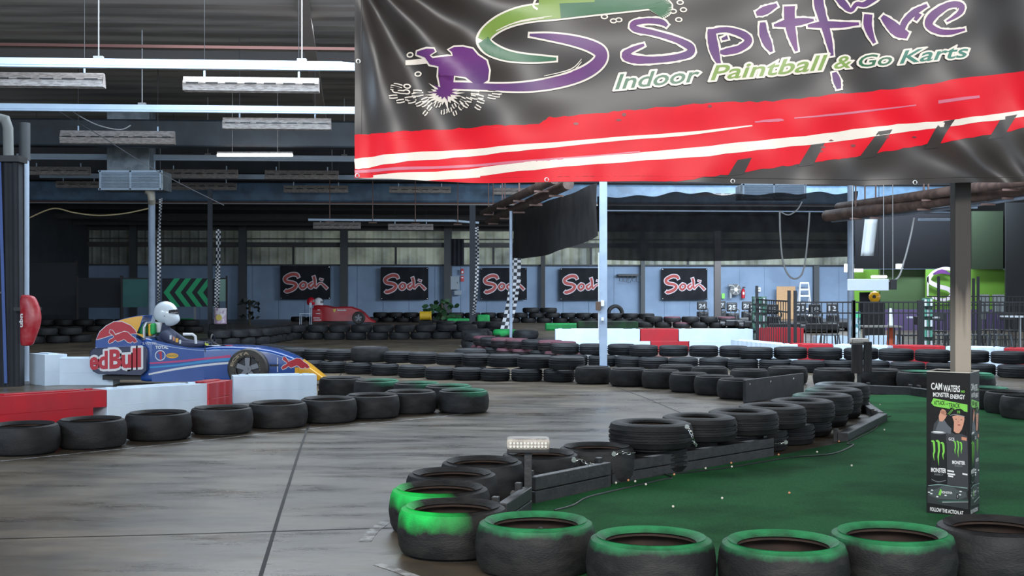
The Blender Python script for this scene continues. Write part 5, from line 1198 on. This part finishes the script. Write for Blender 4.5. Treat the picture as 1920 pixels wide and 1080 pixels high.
# --- black mesh sheets
msh = mat('black_mesh_cloth', (.012, .012, .014), .85, 0, (.02, .02, .022), 3, .8, alpha=.965, spec=.2); msk = mat('black_sheet', (.018, .018, .020), .6, 0, (.035, .034, .035), 2, .8)
a = P(960, 400, 40); c_ = P(1123, 343, 24.5)
za0, za1 = zof(486, 40), zof(402, 40); zc0, zc1 = zof(442, 24.5), zof(343, 24.5)
q = MB(); q.grid(lambda u, v: (a.x+(c_.x-a.x)*u+.05*math.sin(u*16+v*2), a.y+(c_.y-a.y)*u, (za0+(zc0-za0)*u-.12*math.sin(PI*u))*(1-v)+(za1+(zc1-za1)*u)*v), 40, 8)
tag(q.build('hanging_sheet', msk, smooth=2), 'opaque black sheet hung at an angle left of the middle column', 'sheet')
q = MB(); a = P(1126, 360, 38); c_ = P(1602, 380, 36)
def ff_(u, v):
    x = a.x+(c_.x-a.x)*u; zb_ = zof(487+4*math.sin(u*4), 38)+.0; zt_ = zof(368-6*math.exp(-((u-.33)/.12)**2)+4*math.sin(u*22)**2, 38)
    g = abs(u-.33); return (x+.10*math.sin(v*5+u*9)*v, a.y+(c_.y-a.y)*u+.10*math.sin(u*40+v*14*(u-.33))*(.2+v)+.08*math.sin(u*17+v*4), zb_*(1-v)+zt_*v)
q.grid(ff_, 150, 16); tag(q.build('hanging_sheet', msh, smooth=2), 'long black see-through mesh sheet hung right of the middle column', 'sheet')
q = MB().grid(lambda u, v: ((845-960)*55/F+25*55/F*u, 55+.05*math.sin(u*20), zof(498, 55)+(zof(448, 55)-zof(498, 55))*v), 12, 6); tag(q.build('hanging_cloth', bbk, smooth=2), 'small black cloth hung above the electrical cabinet', 'cloth')
tag(MB().tube([P(1126, 395, 37.5), P(1785, 398, 35)], .02, 6).build('catenary_wire', colm), 'thin pale wire stretched across the mesh sheet', 'wire')
# --- rusty pipes
rst = mat('rusty_pipe', (.12, .075, .06), .6, 0, (.06, .035, .03), 4, .9, 6); rsy = mat('yellowed_pipe', (.45, .30, .12), .6)
def pipe(lb, pts, r, m, brk=4):
    o0 = pts[0]; t = thing('overhead_pipe', lb, 'pipe', o0, group='rusty overhead pipes'); q = MB().tube([p-o0 for p in pts], r, 12); q.build('pipe', m, t)
    for k in range(brk):
        p = pts[0].lerp(pts[-1], (k+.5)/brk)-o0; MB().box((p.x, p.y, p.z+.8), (.03, .03, 1.6)).build('hanger', mat('rust_strap', (.2, .12, .1), .7), t, smooth=0); MB().box((p.x, p.y, p.z-r-.02), (.3, .05, .04)).build('bracket', mat('rust_strap', (.2, .12, .1), .7), t, smooth=0)
    return t
pipe('upper rusty pipe above the angled black sheet', [P(905, 400, 40), P(1040, 336, 25)], .10, rst); pipe('lower rusty pipe above the angled black sheet', [P(915, 416, 40), P(1066, 345, 25)], .11, rst, 5)
pipe('upper rusty pipe above the fence left of the brown column', [P(1572, 388, 34), P(1690, 372, 30), P(1800, 356, 27), P(1990, 330, 23)], .11, rst, 3); pipe('lower rusty pipe above the fence left of the brown column', [P(1550, 405, 34), P(1680, 388, 30.5), P(1800, 370, 27.5), P(1990, 342, 24)], .15, rst, 3)
pipe('thin white pipe below the rusty pipes above the fence', [P(1560, 414, 34), P(1700, 400, 30.4), P(1800, 388, 28), P(1990, 360, 24)], .045, colm, 2)
pipe('thin white pipe hanging below the blue grey gutter', [P(578, 412, 47), P(850, 414, 47.5), P(898, 418, 47.5)], .045, trm, 4)
# cables
cab = mat('pale_cable', (.3, .3, .3), .5); yc_ = mat('yellow_cable', (.45, .36, .2), .6)
def cable(lb, pts, d, r, m):
    tag(MB().tube([tuple(P(x, y, d)) for x, y in smoothpts(pts, 6)], r, 6).build('hanging_cable', m), lb, 'cable')
cable('yellowish cable sagging between the left columns', [(56, 408), (100, 391), (140, 399), (185, 404), (235, 400), (278, 391)], 37.5, .02, yc_)
cable('pale cable looping down before the mesh sheet', [(1462, 396), (1463, 440), (1468, 490), (1480, 518), (1497, 521), (1508, 500), (1515, 440), (1518, 398)], 35.5, .025, cab)
cable('pale cable loop between mesh sheet fixings', [(1462, 396), (1478, 403), (1495, 393), (1504, 378)], 35.5, .02, cab)
cable('pale cable slanting down toward the white sign board', [(1714, 408), (1708, 440), (1695, 490), (1680, 524), (1640, 527)], 30, .022, cab)
cable('pale cable drooping below the second trunking run', [(120, 196), (145, 215), (185, 235), (225, 243), (245, 235)], 28.3, .012, cab)
cable('thin dark cable crossing before the air cooler', [(88, 196), (180, 250), (260, 300), (330, 340), (420, 385)], 29, .01, mat('grey_cable', (.08, .08, .09), .6))
# --- light fittings
dust = mat('dusty_reflector', (.42, .38, .36), .6, 0, (.24, .21, .19), 16, .9, 6, stretch=(.6, 3, 3)); lit = mat('lit_tube', (1, 1, 1), .5, emis=(1, .98, .92), estr=9); lity = mat('lit_tube_warm', (1, 1, 1), .5, emis=(1, .85, .5), estr=5)
def fitting(lb, x0, x1, y0, y1, lamp=None, dim=None):
    yc = (y0+y1)/2; d = F*3.7/(540-yc) if dim is None else dim; s = d/F; w_ = (x1-x0)*s; h_ = (y1-y0)*s; m = dust
    t = thing('light_fitting', lb, 'ceiling light', (((x0+x1)/2-960)*s, d, zof(yc, d)), math.atan(TH), 'long ceiling light fittings')
    q = MB(); q.add([(-w_/2, -.12, -h_*.5), (w_/2, -.12, -h_*.5), (w_/2, -.16, -h_*.05), (-w_/2, -.16, -h_*.05)], [(0, 1, 2, 3)]); q.add([(-w_/2, -.15, 0), (w_/2, -.15, 0), (w_/2, -.06, h_*.5), (-w_/2, -.06, h_*.5)], [(0, 1, 2, 3)])
    q.add([(-w_/2, .12, -h_*.5), (w_/2, .12, -h_*.5), (w_/2, .04, h_*.5), (-w_/2, .04, h_*.5)], [(0, 1, 2, 3)]); q.add([(-w_/2, -.12, -h_*.5), (-w_/2, .12, -h_*.5), (-w_/2, .04, h_*.5), (-w_/2, -.06, h_*.5)], [(0, 1, 2, 3)]); q.add([(w_/2, -.12, -h_*.5), (w_/2, .12, -h_*.5), (w_/2, .04, h_*.5), (w_/2, -.06, h_*.5)], [(0, 1, 2, 3)])
    q.build('reflector', m, t, smooth=0, solid=.008, fixn=False)
    n_ = max(3, int(w_/.34))
    for k in range(n_): MB().box((-w_/2+w_*(k+.5)/n_, -.17, -h_*.0), (w_/n_*.62, .012, h_*.10)).build('slot', black, t, 'dark slot', smooth=0)
    for x in (-w_*.35, w_*.35): MB().cyl((x, 0, h_*.5), (x, 0, (4.6 if dim else 7.1)-t.location.z), .007, n=5).build('hanger_wire', black, t)
    MB().cyl((-w_*.35, 0, h_*.4), (-w_*.35, 0, h_*.5+.12), .02, n=6).build('clip', trm, t); MB().cyl((w_*.35, 0, h_*.4), (w_*.35, 0, h_*.5+.12), .02, n=6).build('clip', trm, t)
    if lamp: MB().cyl((-w_/2+.02, -.02, -h_*.35), (w_/2-.02, -.02, -h_*.35), .03, n=10).build('tube_lamp', lamp, t)
    return t
fl = [(-50, 193, 137, 163, 'nearest light fitting at the left edge under the first trunking'), (347, 597, 146, 172, 'large light fitting under the first trunking run, left of the banner'), (420, 620, 222, 243, 'light fitting under the second trunking beside the big banner'), (117, 326, 246, 270, 'light fitting in front of the dark blue gutter, left part'), (52, 168, 313, 328, 'light fitting left of the air cooler, upper'), (305, 445, 318, 334, 'light fitting right of the air cooler, upper'), (498, 634, 320, 336, 'light fitting under the third trunking next to the banner corner'), (107, 188, 340, 352, 'light fitting left of the air cooler, lower'), (318, 442, 343, 356, 'light fitting right of the air cooler, lower'), (533, 652, 348, 361, 'light fitting before the blue grey gutter below the banner corner'), (730, 845, 350, 362, 'light fitting before the blue grey gutter under the banner left part'), (924, 1020, 353, 365, 'light fitting just left of the rusty pipes'), (1138, 1230, 358, 369, 'light fitting right of the middle column under the banner'), (1302, 1388, 358, 370, 'light fitting left of the second air cooler')]
for x0, x1, y0, y1, lb in fl: fitting(lb, x0, x1, y0, y1)
fitting('lit yellowish light fitting above the mesh sheet', 1492, 1598, 364, 377, lity)
fitting('dim light fitting under the rear roof, left one', 588, 676, 417, 429, dim=52); fitting('dim light fitting under the rear roof, right one', 728, 812, 420, 431, dim=52)
t = thing('tube_light', 'single bright lit fluorescent tube hanging before the blue gutter', 'ceiling light', P(478, 291, 34.5)); w_ = 141*34.5/F
MB().cyl((-w_/2, 0, 0), (w_/2, 0, 0), .035, n=12).build('tube_lamp', lit, t); MB().box((0, .0, .07), (w_, .08, .04)).build('batten', dust, t, smooth=0)
for x in (-w_*.3, w_*.3): MB().cyl((x, 0, .09), (x, 0, 2.1), .01, n=6).build('hanger', dust, t)
for i, (x0, x1, y, d) in enumerate(((1722, 1790, 412, 36), (1745, 1832, 389, 34))): 
    s = d/F; o = MB().box((0, 0, 0), ((x1-x0)*s, .1, .07)).build('slim_light_fitting', colm, smooth=0, bevel=.01, loc=P((x0+x1)/2, y, d)); tag(o, ['unlit slim light fitting hanging lower, left of the brown column', 'unlit slim light fitting behind the top of the brown column'][i], 'ceiling light')
# --- air coolers with ducts
gal = mat('galvanised_sheet', (.26, .30, .33), .4, .3, (.16, .19, .21), 3, .9, 6)
def cooler(lb, x0, x1, y0, y1, d, duct=True):
    s = d/F; t = thing('air_cooler', lb, 'air cooler', (((x0+x1)/2-960)*s, d, zof((y0+y1)/2, d)), group='roof air coolers'); w_ = (x1-x0)*s; h_ = (y1-y0)*s
    MB().box((0, .5, 0), (w_, 1.0, h_)).build('casing', gal, t, smooth=0, bevel=.02)
    q = MB(); n_ = 12
    for k in range(n_): q.box((0, -.02, -h_*.42+h_*.84*k/(n_-1)), (w_*.92, .03, h_*.035), rx=.5)
    q.build('louvres', trm, t, 'pale louvre blades', smooth=0)
    for x in (-w_*.47, 0, w_*.47): MB().box((x, -.03, 0), (.05, .04, h_)).build('frame_bar', trm, t, smooth=0)
    for z in (-h_*.47, h_*.47): MB().box((0, -.03, z), (w_, .04, .05)).build('frame_bar', trm, t, smooth=0)
    if duct: MB().box((-.05*w_, .4, h_/2+.35), (w_*.66, .7, .75)).build('duct', gal, t, smooth=0, bevel=.01); MB().box((-.05*w_, .4, 1.75), (w_*.66, .7, .6)).build('upper_duct', gal, t, smooth=0, bevel=.01)
    return t
cooler('grey louvred air cooler hanging above the left columns', 185, 305, 320, 356, 37.2); cooler('grey louvred air cooler partly hidden by the banner edge', 1390, 1512, 345, 372, 38, False)
tag(MB().tube([P(276, 357, 37.6), P(282, 362, 37.6), P(284, 372, 37.6), P(284.5, 380, 37.8)], .11, 12).build('drain_elbow', mat('cream_pipe', (.5, .48, .4), .5)), 'cream drain elbow between air cooler and white pipe column', 'pipe')
# --- things on the back wall
def wallbox(name, lb, cat, px0, px1, py0, py1, m, th=.15, off=.3, bev=.01, group=None): return boxthing(name, lb, cat, px0, px1, py0, py1, row_d((px0+px1)/2, DW)-off, th, m, bev, group)
t = wallbox('electrical_cabinet', 'pale grey electrical cabinet on the back wall under the small black cloth', 'cabinet', 845, 861, 518, 543, mat('cabinet_grey', (.3, .35, .4), .5), .3)
MB().box((.12, -.16, 0), (.02, .02, .08)).build('handle', black, t, smooth=0)
wallbox('junction_box', 'small junction box below the electrical cabinet', 'box', 852, 865, 545, 553, mat('cabinet_grey', (.3, .35, .4), .5))
t = wallbox('safety_sign', 'red and white sign, upper one right of the electrical cabinet', 'sign', 864, 870, 504, 514, redc, .03); MB().box((0, -.02, -.03), (.08, .01, .1)).build('pictogram', whc, t, smooth=0)
t = wallbox('safety_sign', 'red sign, lower one right of the electrical cabinet', 'sign', 864, 870, 517, 528, redc, .03); MB().box((0, -.02, .05), (.09, .01, .05)).build('pictogram', whc, t, smooth=0)
wallbox('notice_sheet', 'small lime green notice on the wall left of the round fan', 'notice', 1353, 1359, 550, 560, lime, .02)
t = wallbox('wall_sign', 'small white sign above the left fence post', 'sign', 1418.5, 1426.5, 539, 547, whc, .02); MB().box((0, -.015, .01), (.14, .01, .03)).build('pictogram', black, t, smooth=0)
p = Vector(P(1379, 543, row_d(1379, DW)-.6)); t = thing('wall_fan', 'large round wall fan with grey motor beside the fire extinguisher', 'fan', p)
MB().cyl((0, -.05, 0), (0, .2, 0), .26, n=28).build('drum', mat('fan_dark', (.10, .10, .10), .5), t); MB().cyl((0, -.14, 0), (0, -.05, 0), .09, n=18).build('hub', whc, t, 'pale hub')
MB().box((-.24, 0, .2), (.22, .14, .1)).build('motor', mat('fan_grey', (.25, .26, .27), .4), t, bevel=.02); MB().box((-.22, .05, -.2), (.1, .1, .4)).build('bracket', mat('fan_grey', (.25, .26, .27), .4), t, smooth=0); MB().box((0, .35, 0), (.1, .5, .1)).build('wall_arm', black, t, smooth=0)
q = MB()
for k in range(6): a_ = PI*k/3; q.bar((0, -.07, 0), (.24*math.cos(a_), -.07, .24*math.sin(a_)), .01, .01)
q.build('guard', chrome, t, smooth=0)
p = Vector(P(1393.5, 549, row_d(1393, DW)-.35)); t = thing('fire_extinguisher', 'red fire extinguisher on the wall right of the fan', 'fire extinguisher', p)
MB().lathe([(0, -.26), (.085, -.25), (.09, -.2), (.09, .1), (.05, .17), (.02, .2), (0, .2)], 16).build('cylinder', redc, t); MB().box((.03, 0, .25), (.14, .04, .07)).build('valve', black, t, smooth=0, bevel=.01); MB().box((0, -.095, -.02), (.08, .01, .12)).build('label_plate', whc, t, smooth=0)
o = wallbox('cable_shelf', 'small dark wall shelf with hanging cables right of the middle column', 'shelf', 1158, 1197, 514, 518, black, .4)
q = MB()
for k in range(5): q.tube([(-.4+.2*k, -.2, -.02), (-.42+.2*k, -.21, -.25-.06*(k % 3)), (-.3+.2*k, -.21, -.33), (-.22+.2*k, -.2, -.03)], .012, 5)
q.build('cable', black, o)
o = boxthing('plywood_sheet', 'bare plywood sheet leaning on the grey wall behind the fence', 'board', 1456, 1491, 537, 600, row_d(1473, DW)-.8, .03, mat('plywood', (.50, .29, .14), .6, 0, (.42, .24, .11), 5, .7, stretch=(1, 1, 3)), 0)
d = row_d(1508, DW)-1.2; s = d/F; t = thing('step_ladder', 'white step ladder standing by the grey wall right of the plywood', 'ladder', ((1508-960)*s, d, 0)); zt = zof(530, d)
for sx in (-1, 1): MB().bar((sx*.3, -.25, 0), (sx*.19, 0, zt), .05, .04).build('stile', whc, t, smooth=0); MB().bar((sx*.3, .4, 0), (sx*.19, 0.03, zt), .04, .04).build('rear_leg', whc, t, smooth=0)
for k in range(6): z = zt-.02-k*.30; MB().box((0, -.25*(1-z/zt), z), (.4+.22*(1-z/zt), .12, .08)).build('tread', whc, t, smooth=0)
# --- karts with numbered seats
kb = mat('kart_black', (.015, .016, .018), .45)
def kart(px, d, lb, num, sc=1.0):
    t = thing('parked_kart', lb, 'kart', ((px-960)*d/F, d, 0), random.uniform(-.15, .15), 'parked karts')
    q = MB().box((0, 0, .12), (1.2, 1.7, .1)); q.box((0, -.95, .2), (1.0, .16, .22)); q.box((-.6, 0, .2), (.16, .9, .2)); q.box((.6, 0, .2), (.16, .9, .2)); q.build('chassis', kb, t, smooth=0, bevel=.04)
    zt = .42*sc
    q = MB().box((0, .25, .75), (.40, .08, .34)); q.box((0, .1, .38), (.42, .4, .3)); q.build('seat', kb, t, bevel=.05, smooth=.5)
    vs_, fs_ = text2d(num, -.12, .66, .12, .82, .04); MB().decal((vs_, fs_), lambda u, v: (u, .20, v)).build('seat_number', mat('grey_number', (.35, .36, .38), .5), t, 'pale seat number', smooth=0)
    for sx in (-1, 1):
        for yy in (-.55, .6): MB().cyl((sx*.45, yy, .14), (sx*.62, yy, .14), .14, n=16).build('wheel', kb, t)
    q = MB(); q.tube([(.16*math.cos(a_), -.28+.05*math.sin(a_), .58+.14*math.sin(a_)) for a_ in [2*PI*k/16 for k in range(16)]], .018, 6, True); q.cyl((0, -.28, .58), (0, -.6, .25), .02, n=6); q.build('steering_wheel', kb, t); return t
ks = [(1318, 50, '24', 'parked kart left of the dark rusty column'), (1352, 52.3, '27', 'parked kart right of the dark rusty column'), (1375, 46.9, '25', 'parked kart with number 25 below the round fan'), (1402, 50.2, '26', 'parked kart left of the fence corner'), (1416, 45.2, '22', 'parked kart partly behind the fence corner post'), (1503, 44.2, '21', 'parked kart seen through the fence below the ladder'), (1530, 42, '18', 'parked kart seen through the fence right of the ladder'), (1562, 44.2, '12', 'parked kart seen through the fence left of the white column'), (1452, 42, '15', 'parked kart seen through the fence below the plywood')]
for px, d, nm, lb in ks: kart(px, d, lb, nm)
# --- black picket fence
fm = mat('fence_black', (.018, .019, .022), .45)
def fence(lb, a, c, h, tall=(), sp=.1):
    ln = (c-a).length; t = thing('picket_fence', lb, 'fence', a, math.atan2(c.y-a.y, c.x-a.x), 'black picket fence panels')
    q = MB(); n_ = int(ln/sp)
    for k in range(1, n_): q.box((ln*k/n_, 0, h/2), (.016, .016, h-.06))
    q.build('pickets', fm, t, smooth=0)
    for z in (h-.02, h-.24, .12): MB().box((ln/2, 0, z), (ln, .035, .03)).build('rail', fm, t, smooth=0)
    for x, hh_ in tall: MB().box((x, 0, hh_/2), (.06, .06, hh_)).build('post', fm, t, smooth=0, bevel=.004)
    return t
D1 = 26.0
def fx(px, d=D1): return Vector(((px-960)*d/F, d, 0))
fence('black picket fence panel running back at its left corner', fx(1419, 30), fx(1478), 1.2, ((0, 1.5),), sp=.28); fence('black picket fence panel before the karts, between two tall posts and the white column', fx(1491), fx(1600), 1.18, ((0, 1.4), ((1600-1491)*D1/F, 1.2)))
for px in (1479.5,): tag(MB().box((0, 0, .7), (.06, .06, 1.4)).build('gate_post', fm, smooth=0, bevel=.004, loc=fx(px)), 'tall black gate post left of its twin in the fence gap', 'post')
fence('black picket fence panel before the long table, left of the drinks display', fx(1601), fx(1722), 1.18, ((.0, 1.2),)); fence('black picket fence panel behind the brown column', fx(1723), fx(1835), 1.18, ((0, 1.2), (.05, 1.2))); fence('black picket fence panel at the right edge', fx(1836), fx(1995), 1.18, ((0, 1.2),))
fence('second picket fence further back beside the green wall', fx(1738, 33), fx(1935, 33), 1.25, ((.3, 1.75), (1.2, 1.7), (4*.33, 1.75)))
# --- green wall with logo, dark bulkhead, right room
lg = mat('lime_wall', (.12, .27, .025), .6, 0, (.10, .23, .025), 2, .5); dg = mat('dark_green_wall', (.035, .07, .02), .7); bkw = mat('black_wall', (.006, .006, .007), .9, spec=.1); pw = mat('purple_panel', (.09, .06, .15), .6)
DR = 44.0
def panelw(nm, px0, px1, py0, py1, d, m, th=.1, lb=None):
    s = d/F; zt = zof(py0, d); zb_ = max(0, zof(py1, d)); return struct(MB().box((((px0+px1)/2-960)*s, d, (zt+zb_)/2), ((px1-px0)*s, th, zt-zb_)).build(nm, m, smooth=0), lb)
panelw('wall_right_1', 1602, 1890, 400, 504, DR, bkw, .1, 'black bulkhead above the green wall'); panelw('wall_right_2', 1735, 1884, 505, 580, DR, lg, .1, 'lime green wall'); panelw('wall_right_3', 1650, 1735, 505, 580, DR+.3, dg, .1, 'dark green wall'); panelw('wall_right_4', 1602, 1650, 505, 700, DR+3, mat('lime_far', (.14, .32, .03), .6), .1, 'lime green wall behind the white sign')
panelw('wall_right_5', 1650, 1900, 580, 700, DR, pw, .1, 'purple lower wall'); panelw('wall_right_6', 1885, 2150, 380, 700, DR-1, mat('charcoal_wall', (.016, .018, .02), .85), .1, 'charcoal wall at the right edge'); panelw('wall_right_7', 1822, 1880, 396, 505, DR-.4, mat('very_dark_green', (.012, .024, .008), .85), .1, 'dark green strip above the lime wall'); panelw('wall_right_8', 1612, 1650, 548, 700, DR+1, bkw, .1, 'dark doorway')
panelw('window_1', 1583, 1618, 495, 510, DR+2.5, mat('bright_window', (.8, .85, .8), .5, emis=(.95, 1, .9), estr=1.1), .05, 'bright window high behind the white column'); panelw('window_2', 1680, 1693, 495, 504, DR-.2, mat('bright_window', (.8, .85, .8), .5), .05, 'small bright window in the dark bulkhead')
d = DR-.2; s = d/F; t = thing('wall_logo', 'white and purple curved letter logo on the lime green wall', 'sign', P(1765, 532, d)); q = MB()
for m, pts, gr in ((bwh, [(32, -20, 4), (18, -27, 6), (2, -28, 6), (-16, -20, 7), (-24, -6, 8), (-8, 4, 8), (12, 10, 8), (20, 20, 8), (6, 30, 6), (-18, 26, 4)], 0), (bwh, [(-26, -14, 3), (-26, 24, 3)], 0), (vpur, [(-16, -18, 3), (0, -23, 8), (16, -18, 3)], 0)):
    vv, f3 = stroke(pts, gr, 5); q.use(m); q.decal((vv, f3), lambda x, y: (x*s, -.03 if m == bwh else -.05, -y*s))
q.build('logo_shape', None, t, smooth=0, solid=.02, fixn=False)
t = boxthing('hanging_sign_board', 'blank white sign board hung in front of the thick white column', 'sign', 1589, 1666, 523, 545, 24.6, .05, mat('sign_white', (.50, .56, .62), .5)); 
for x in (-.3, .3): MB().cyl((x, 0, .1), (x, 0, 3.9), .006, n=6).build('hanger', cab, t)
t = boxthing('monitor_screen', 'small dark screen at the right end of the white sign board', 'screen', 1668, 1680, 524, 543, 30, .15, kb); MB().cyl((0, 0, .1), (0, 0, 4), .01, n=6).build('hanger', cab, t)
d = 28; q = MB(); q.grid(lambda u, v: ((1630-960)*d/F+(-12+24*u+8*v-4)*d/F, d+.03*math.sin(u*8), zof(480, d)+(zof(411, d)-zof(480, d))*v), 6, 8); tag(q.build('hanging_strip_board', mat('pale_panel', (.48, .52, .54), .5, 0, (.4, .43, .45), 6, .6, stretch=(6, 6, .5)), smooth=2, solid=.02), 'narrow pale panel hanging below the rusty pipes', 'panel')
t = thing('lit_strip_light', 'short bright lit strip light just above the white sign board', 'ceiling light', P(1648, 519, 40)); MB().box((0, 0, 0), (.5, .08, .09)).build('tube_lamp', mat('lit_strip', (1, 1, 1), .5, emis=(1, 1, .85), estr=2.5), t, smooth=0, bevel=.03); MB().cyl((0, 0, .04), (0, 0, 5.2), .01, n=6).build('hanger', black, t)
d = 38; t = thing('yellow_helmet', 'yellow round helmet on a dark shelf below the white sign board', 'helmet', P(1640, 556, d)); MB().lathe([(0, -.16), (.12, -.15), (.17, -.05), (.17, .03), (.12, .12), (0, .17)], 18).build('shell', yel, t); MB().cyl((-.06, -.14, 0), (-.06, -.18, 0), .05, n=12).build('opening', black, t); MB().box((0, 0, -.16-.55), (.5, .4, 1.1)).build('shelf_stand', kb, t, smooth=0)
# traffic cone, tables, stools, display
d = 27.5; p = fx(1670, d); t = thing('traffic_cone', 'tall orange and white traffic cone behind the fence', 'cone', (p.x, p.y, .0)); MB().box((0, 0, .01), (.32, .32, .02)).build('base', black, t, smooth=0); z1 = zof(578, d); MB().cyl((0, 0, .02), (0, 0, .62), .10, .065, 16).build('cone_body', mat('cone_orange', (.75, .12, .04), .5), t); MB().cyl((0, 0, .62), (0, 0, z1), .065, .025, 16).build('white_band', whc, t, 'white upper band')
def table(lb, px, d, w_, ztop, m):
    t = thing('round_table', lb, 'table', ((px-960)*d/F, d, 0), group='cafe tables'); MB().cyl((0, 0, ztop-.03), (0, 0, ztop), w_/2, n=28).build('tabletop', m, t); MB().cyl((0, 0, .02), (0, 0, ztop-.03), .03, n=10).build('pedestal', mat('table_steel', (.35, .36, .38), .3, .6), t); MB().cyl((0, 0, 0), (0, 0, .025), w_*.3, n=20).build('base', mat('table_steel', (.35, .36, .38), .3, .6), t)
table('round white bar table in front of the purple panels left of the brown column', 1731, 29, .72, .80, whc); table('round white bar table near the right edge', 1912, 29, .85, .82, whc)
t = thing('bench_table', 'long dark table behind the fence below the sign board', 'table', fx(1648, 27.3)); MB().box((0, 0, .63), (.85, .5, .035)).build('tabletop', mat('table_grey', (.2, .19, .17), .5), t, smooth=0, bevel=.005)
for sx in (-1, 1):
    for sy in (-1, 1): MB().box((sx*.38, sy*.2, .31), (.04, .04, .62)).build('leg', kb, t, smooth=0)
def stool(lb, px, d, m):
    t = thing('metal_stool', lb, 'stool', ((px-960)*d/F, d, 0), group='dark metal stools'); MB().box((0, 0, .44), (.34, .34, .03)).build('seat', m, t, smooth=0, bevel=.01)
    for sx in (-1, 1):
        for sy in (-1, 1): MB().bar((sx*.15, sy*.15, .43), (sx*.2, sy*.2, 0), .035, .02).build('leg', m, t, smooth=0)
    MB().box((0, -.17, .2), (.34, .015, .02)).build('stretcher', m, t, smooth=0)
gm = mat('gunmetal', (.10, .11, .12), .35, .5)
for px, lb in ((1768, 'dark metal stool just left of the brown column'), (1877, 'metal stool right of the brown column, nearer one'), (1833, 'dark stool partly behind the brown column'), (1556, 'dark metal stool before the karts behind the fence')): stool(lb, px, 27.6, gm)
chair('black chair with curved back near the long table', 1703, 0, 27.8, kb, .95, 'black_chair', 0); chair('black chair behind the bar table left of the brown column', 1755, 0, 29.8, kb, 1.0, 'black_chair', 1.2); chair('black chair near the right edge behind the fence', 1900, 0, 30, kb, 1.0, 'black_chair', 1.8); chair('black chair right of the purple panels', 1858, 0, 30.5, kb, 1.0, 'black_chair', 2.4)
for i, (px, d) in enumerate(((1741, 27.2), (1425, 31.5))):
    s = d/F; t = thing('drinks_display', ['narrow display stand with rows of small pale bottles left of the brown column', 'printed display stand behind the left fence corner'][i], 'display stand', ((px-960)*d/F, d, 0)); w_ = .2 if i == 0 else .34
    MB().box((0, .1, .62), (w_, .12, 1.24)).build('back_panel', mat('display_dark', (.02, .05, .05), .5, 0, (.2, .4, .3), 12, .7), t, smooth=0)
    for k in range(5): MB().box((0, .0, .18+k*.22), (w_, .14, .015)).build('shelf', kb, t, smooth=0)
    q = MB()
    for k in range(5):
        for j in (-1, 0, 1): q = MB().cyl((j*w_*.3, 0, .19+k*.22), (j*w_*.3, 0, .33+k*.22), .026, n=10); q.build('bottle', whc if (k+j) % 2 else mat('bottle_green', (.1, .35, .25), .4), t)
for i, px in enumerate((1848, 1876)): 
    d = 36; t = thing('bar_stool', ['left one of two tall steel bar stools before the lime wall', 'right one of two tall steel bar stools before the lime wall'][i], 'stool', ((px-960)*d/F, d, 0)); MB().box((0, 0, .75), (.34, .34, .04)).build('seat', gm, t, smooth=0); MB().box((0, .17, 1.02), (.34, .03, .5)).build('backrest', mat('steel_mesh', (.3, .33, .33), .4, .5), t, smooth=0, bevel=.05)
    for sx in (-1, 1):
        for sy in (-1, 1): MB().cyl((sx*.15, sy*.15, .74), (sx*.2, sy*.2, 0), .014, n=6).build('leg', gm, t)
t = boxthing('poster_stand', 'small poster stand with green and white print behind the white column', 'poster', 1596, 1613, 584, 634, 27, .03, mat('poster_print', (.55, .65, .68), .5, 0, (.05, .2, .22), 9, 1)); MB().box((0, -.02, .2), (.18, .006, .1)).build('green_header', mat('poster_green', (.1, .6, .3), .5), t, smooth=0); MB().box((0, .05, -.38), (.05, .05, .5)).build('stand', kb, t, smooth=0)
# left far silhouettes
for i, (px, lb) in enumerate(((468, 'dark leafy shrub shape in the gloom right of the arrow board'),)):
    d = 50; t = thing('dark_shrub', lb, 'plant', ((px-960)*d/F, d, 0)); MB().cyl((0, 0, 0), (0, 0, 1.0), .04, n=8).build('stem', mat('stem_brown', (.06, .05, .03), .8), t); q = MB()
    for k in range(40):
        a_ = random.uniform(0, 6.28); r = random.uniform(0, .4); cc = Vector((r*math.cos(a_), r*math.sin(a_)*.5, random.uniform(.25, 1.0))); u = Vector((random.uniform(-1, 1), random.uniform(-1, 1), random.uniform(-1, 1))).normalized()*.13; v_ = u.cross(Vector((.1, 1, .3))).normalized()*.06; q.add([cc-u, cc+v_, cc+u, cc-v_], [(0, 1, 2, 3)])
    q.build('foliage', mat('gloomy_leaf', (.012, .018, .016), .6), t, smooth=0, fixn=False)
# pit wall dark bank under the back rows
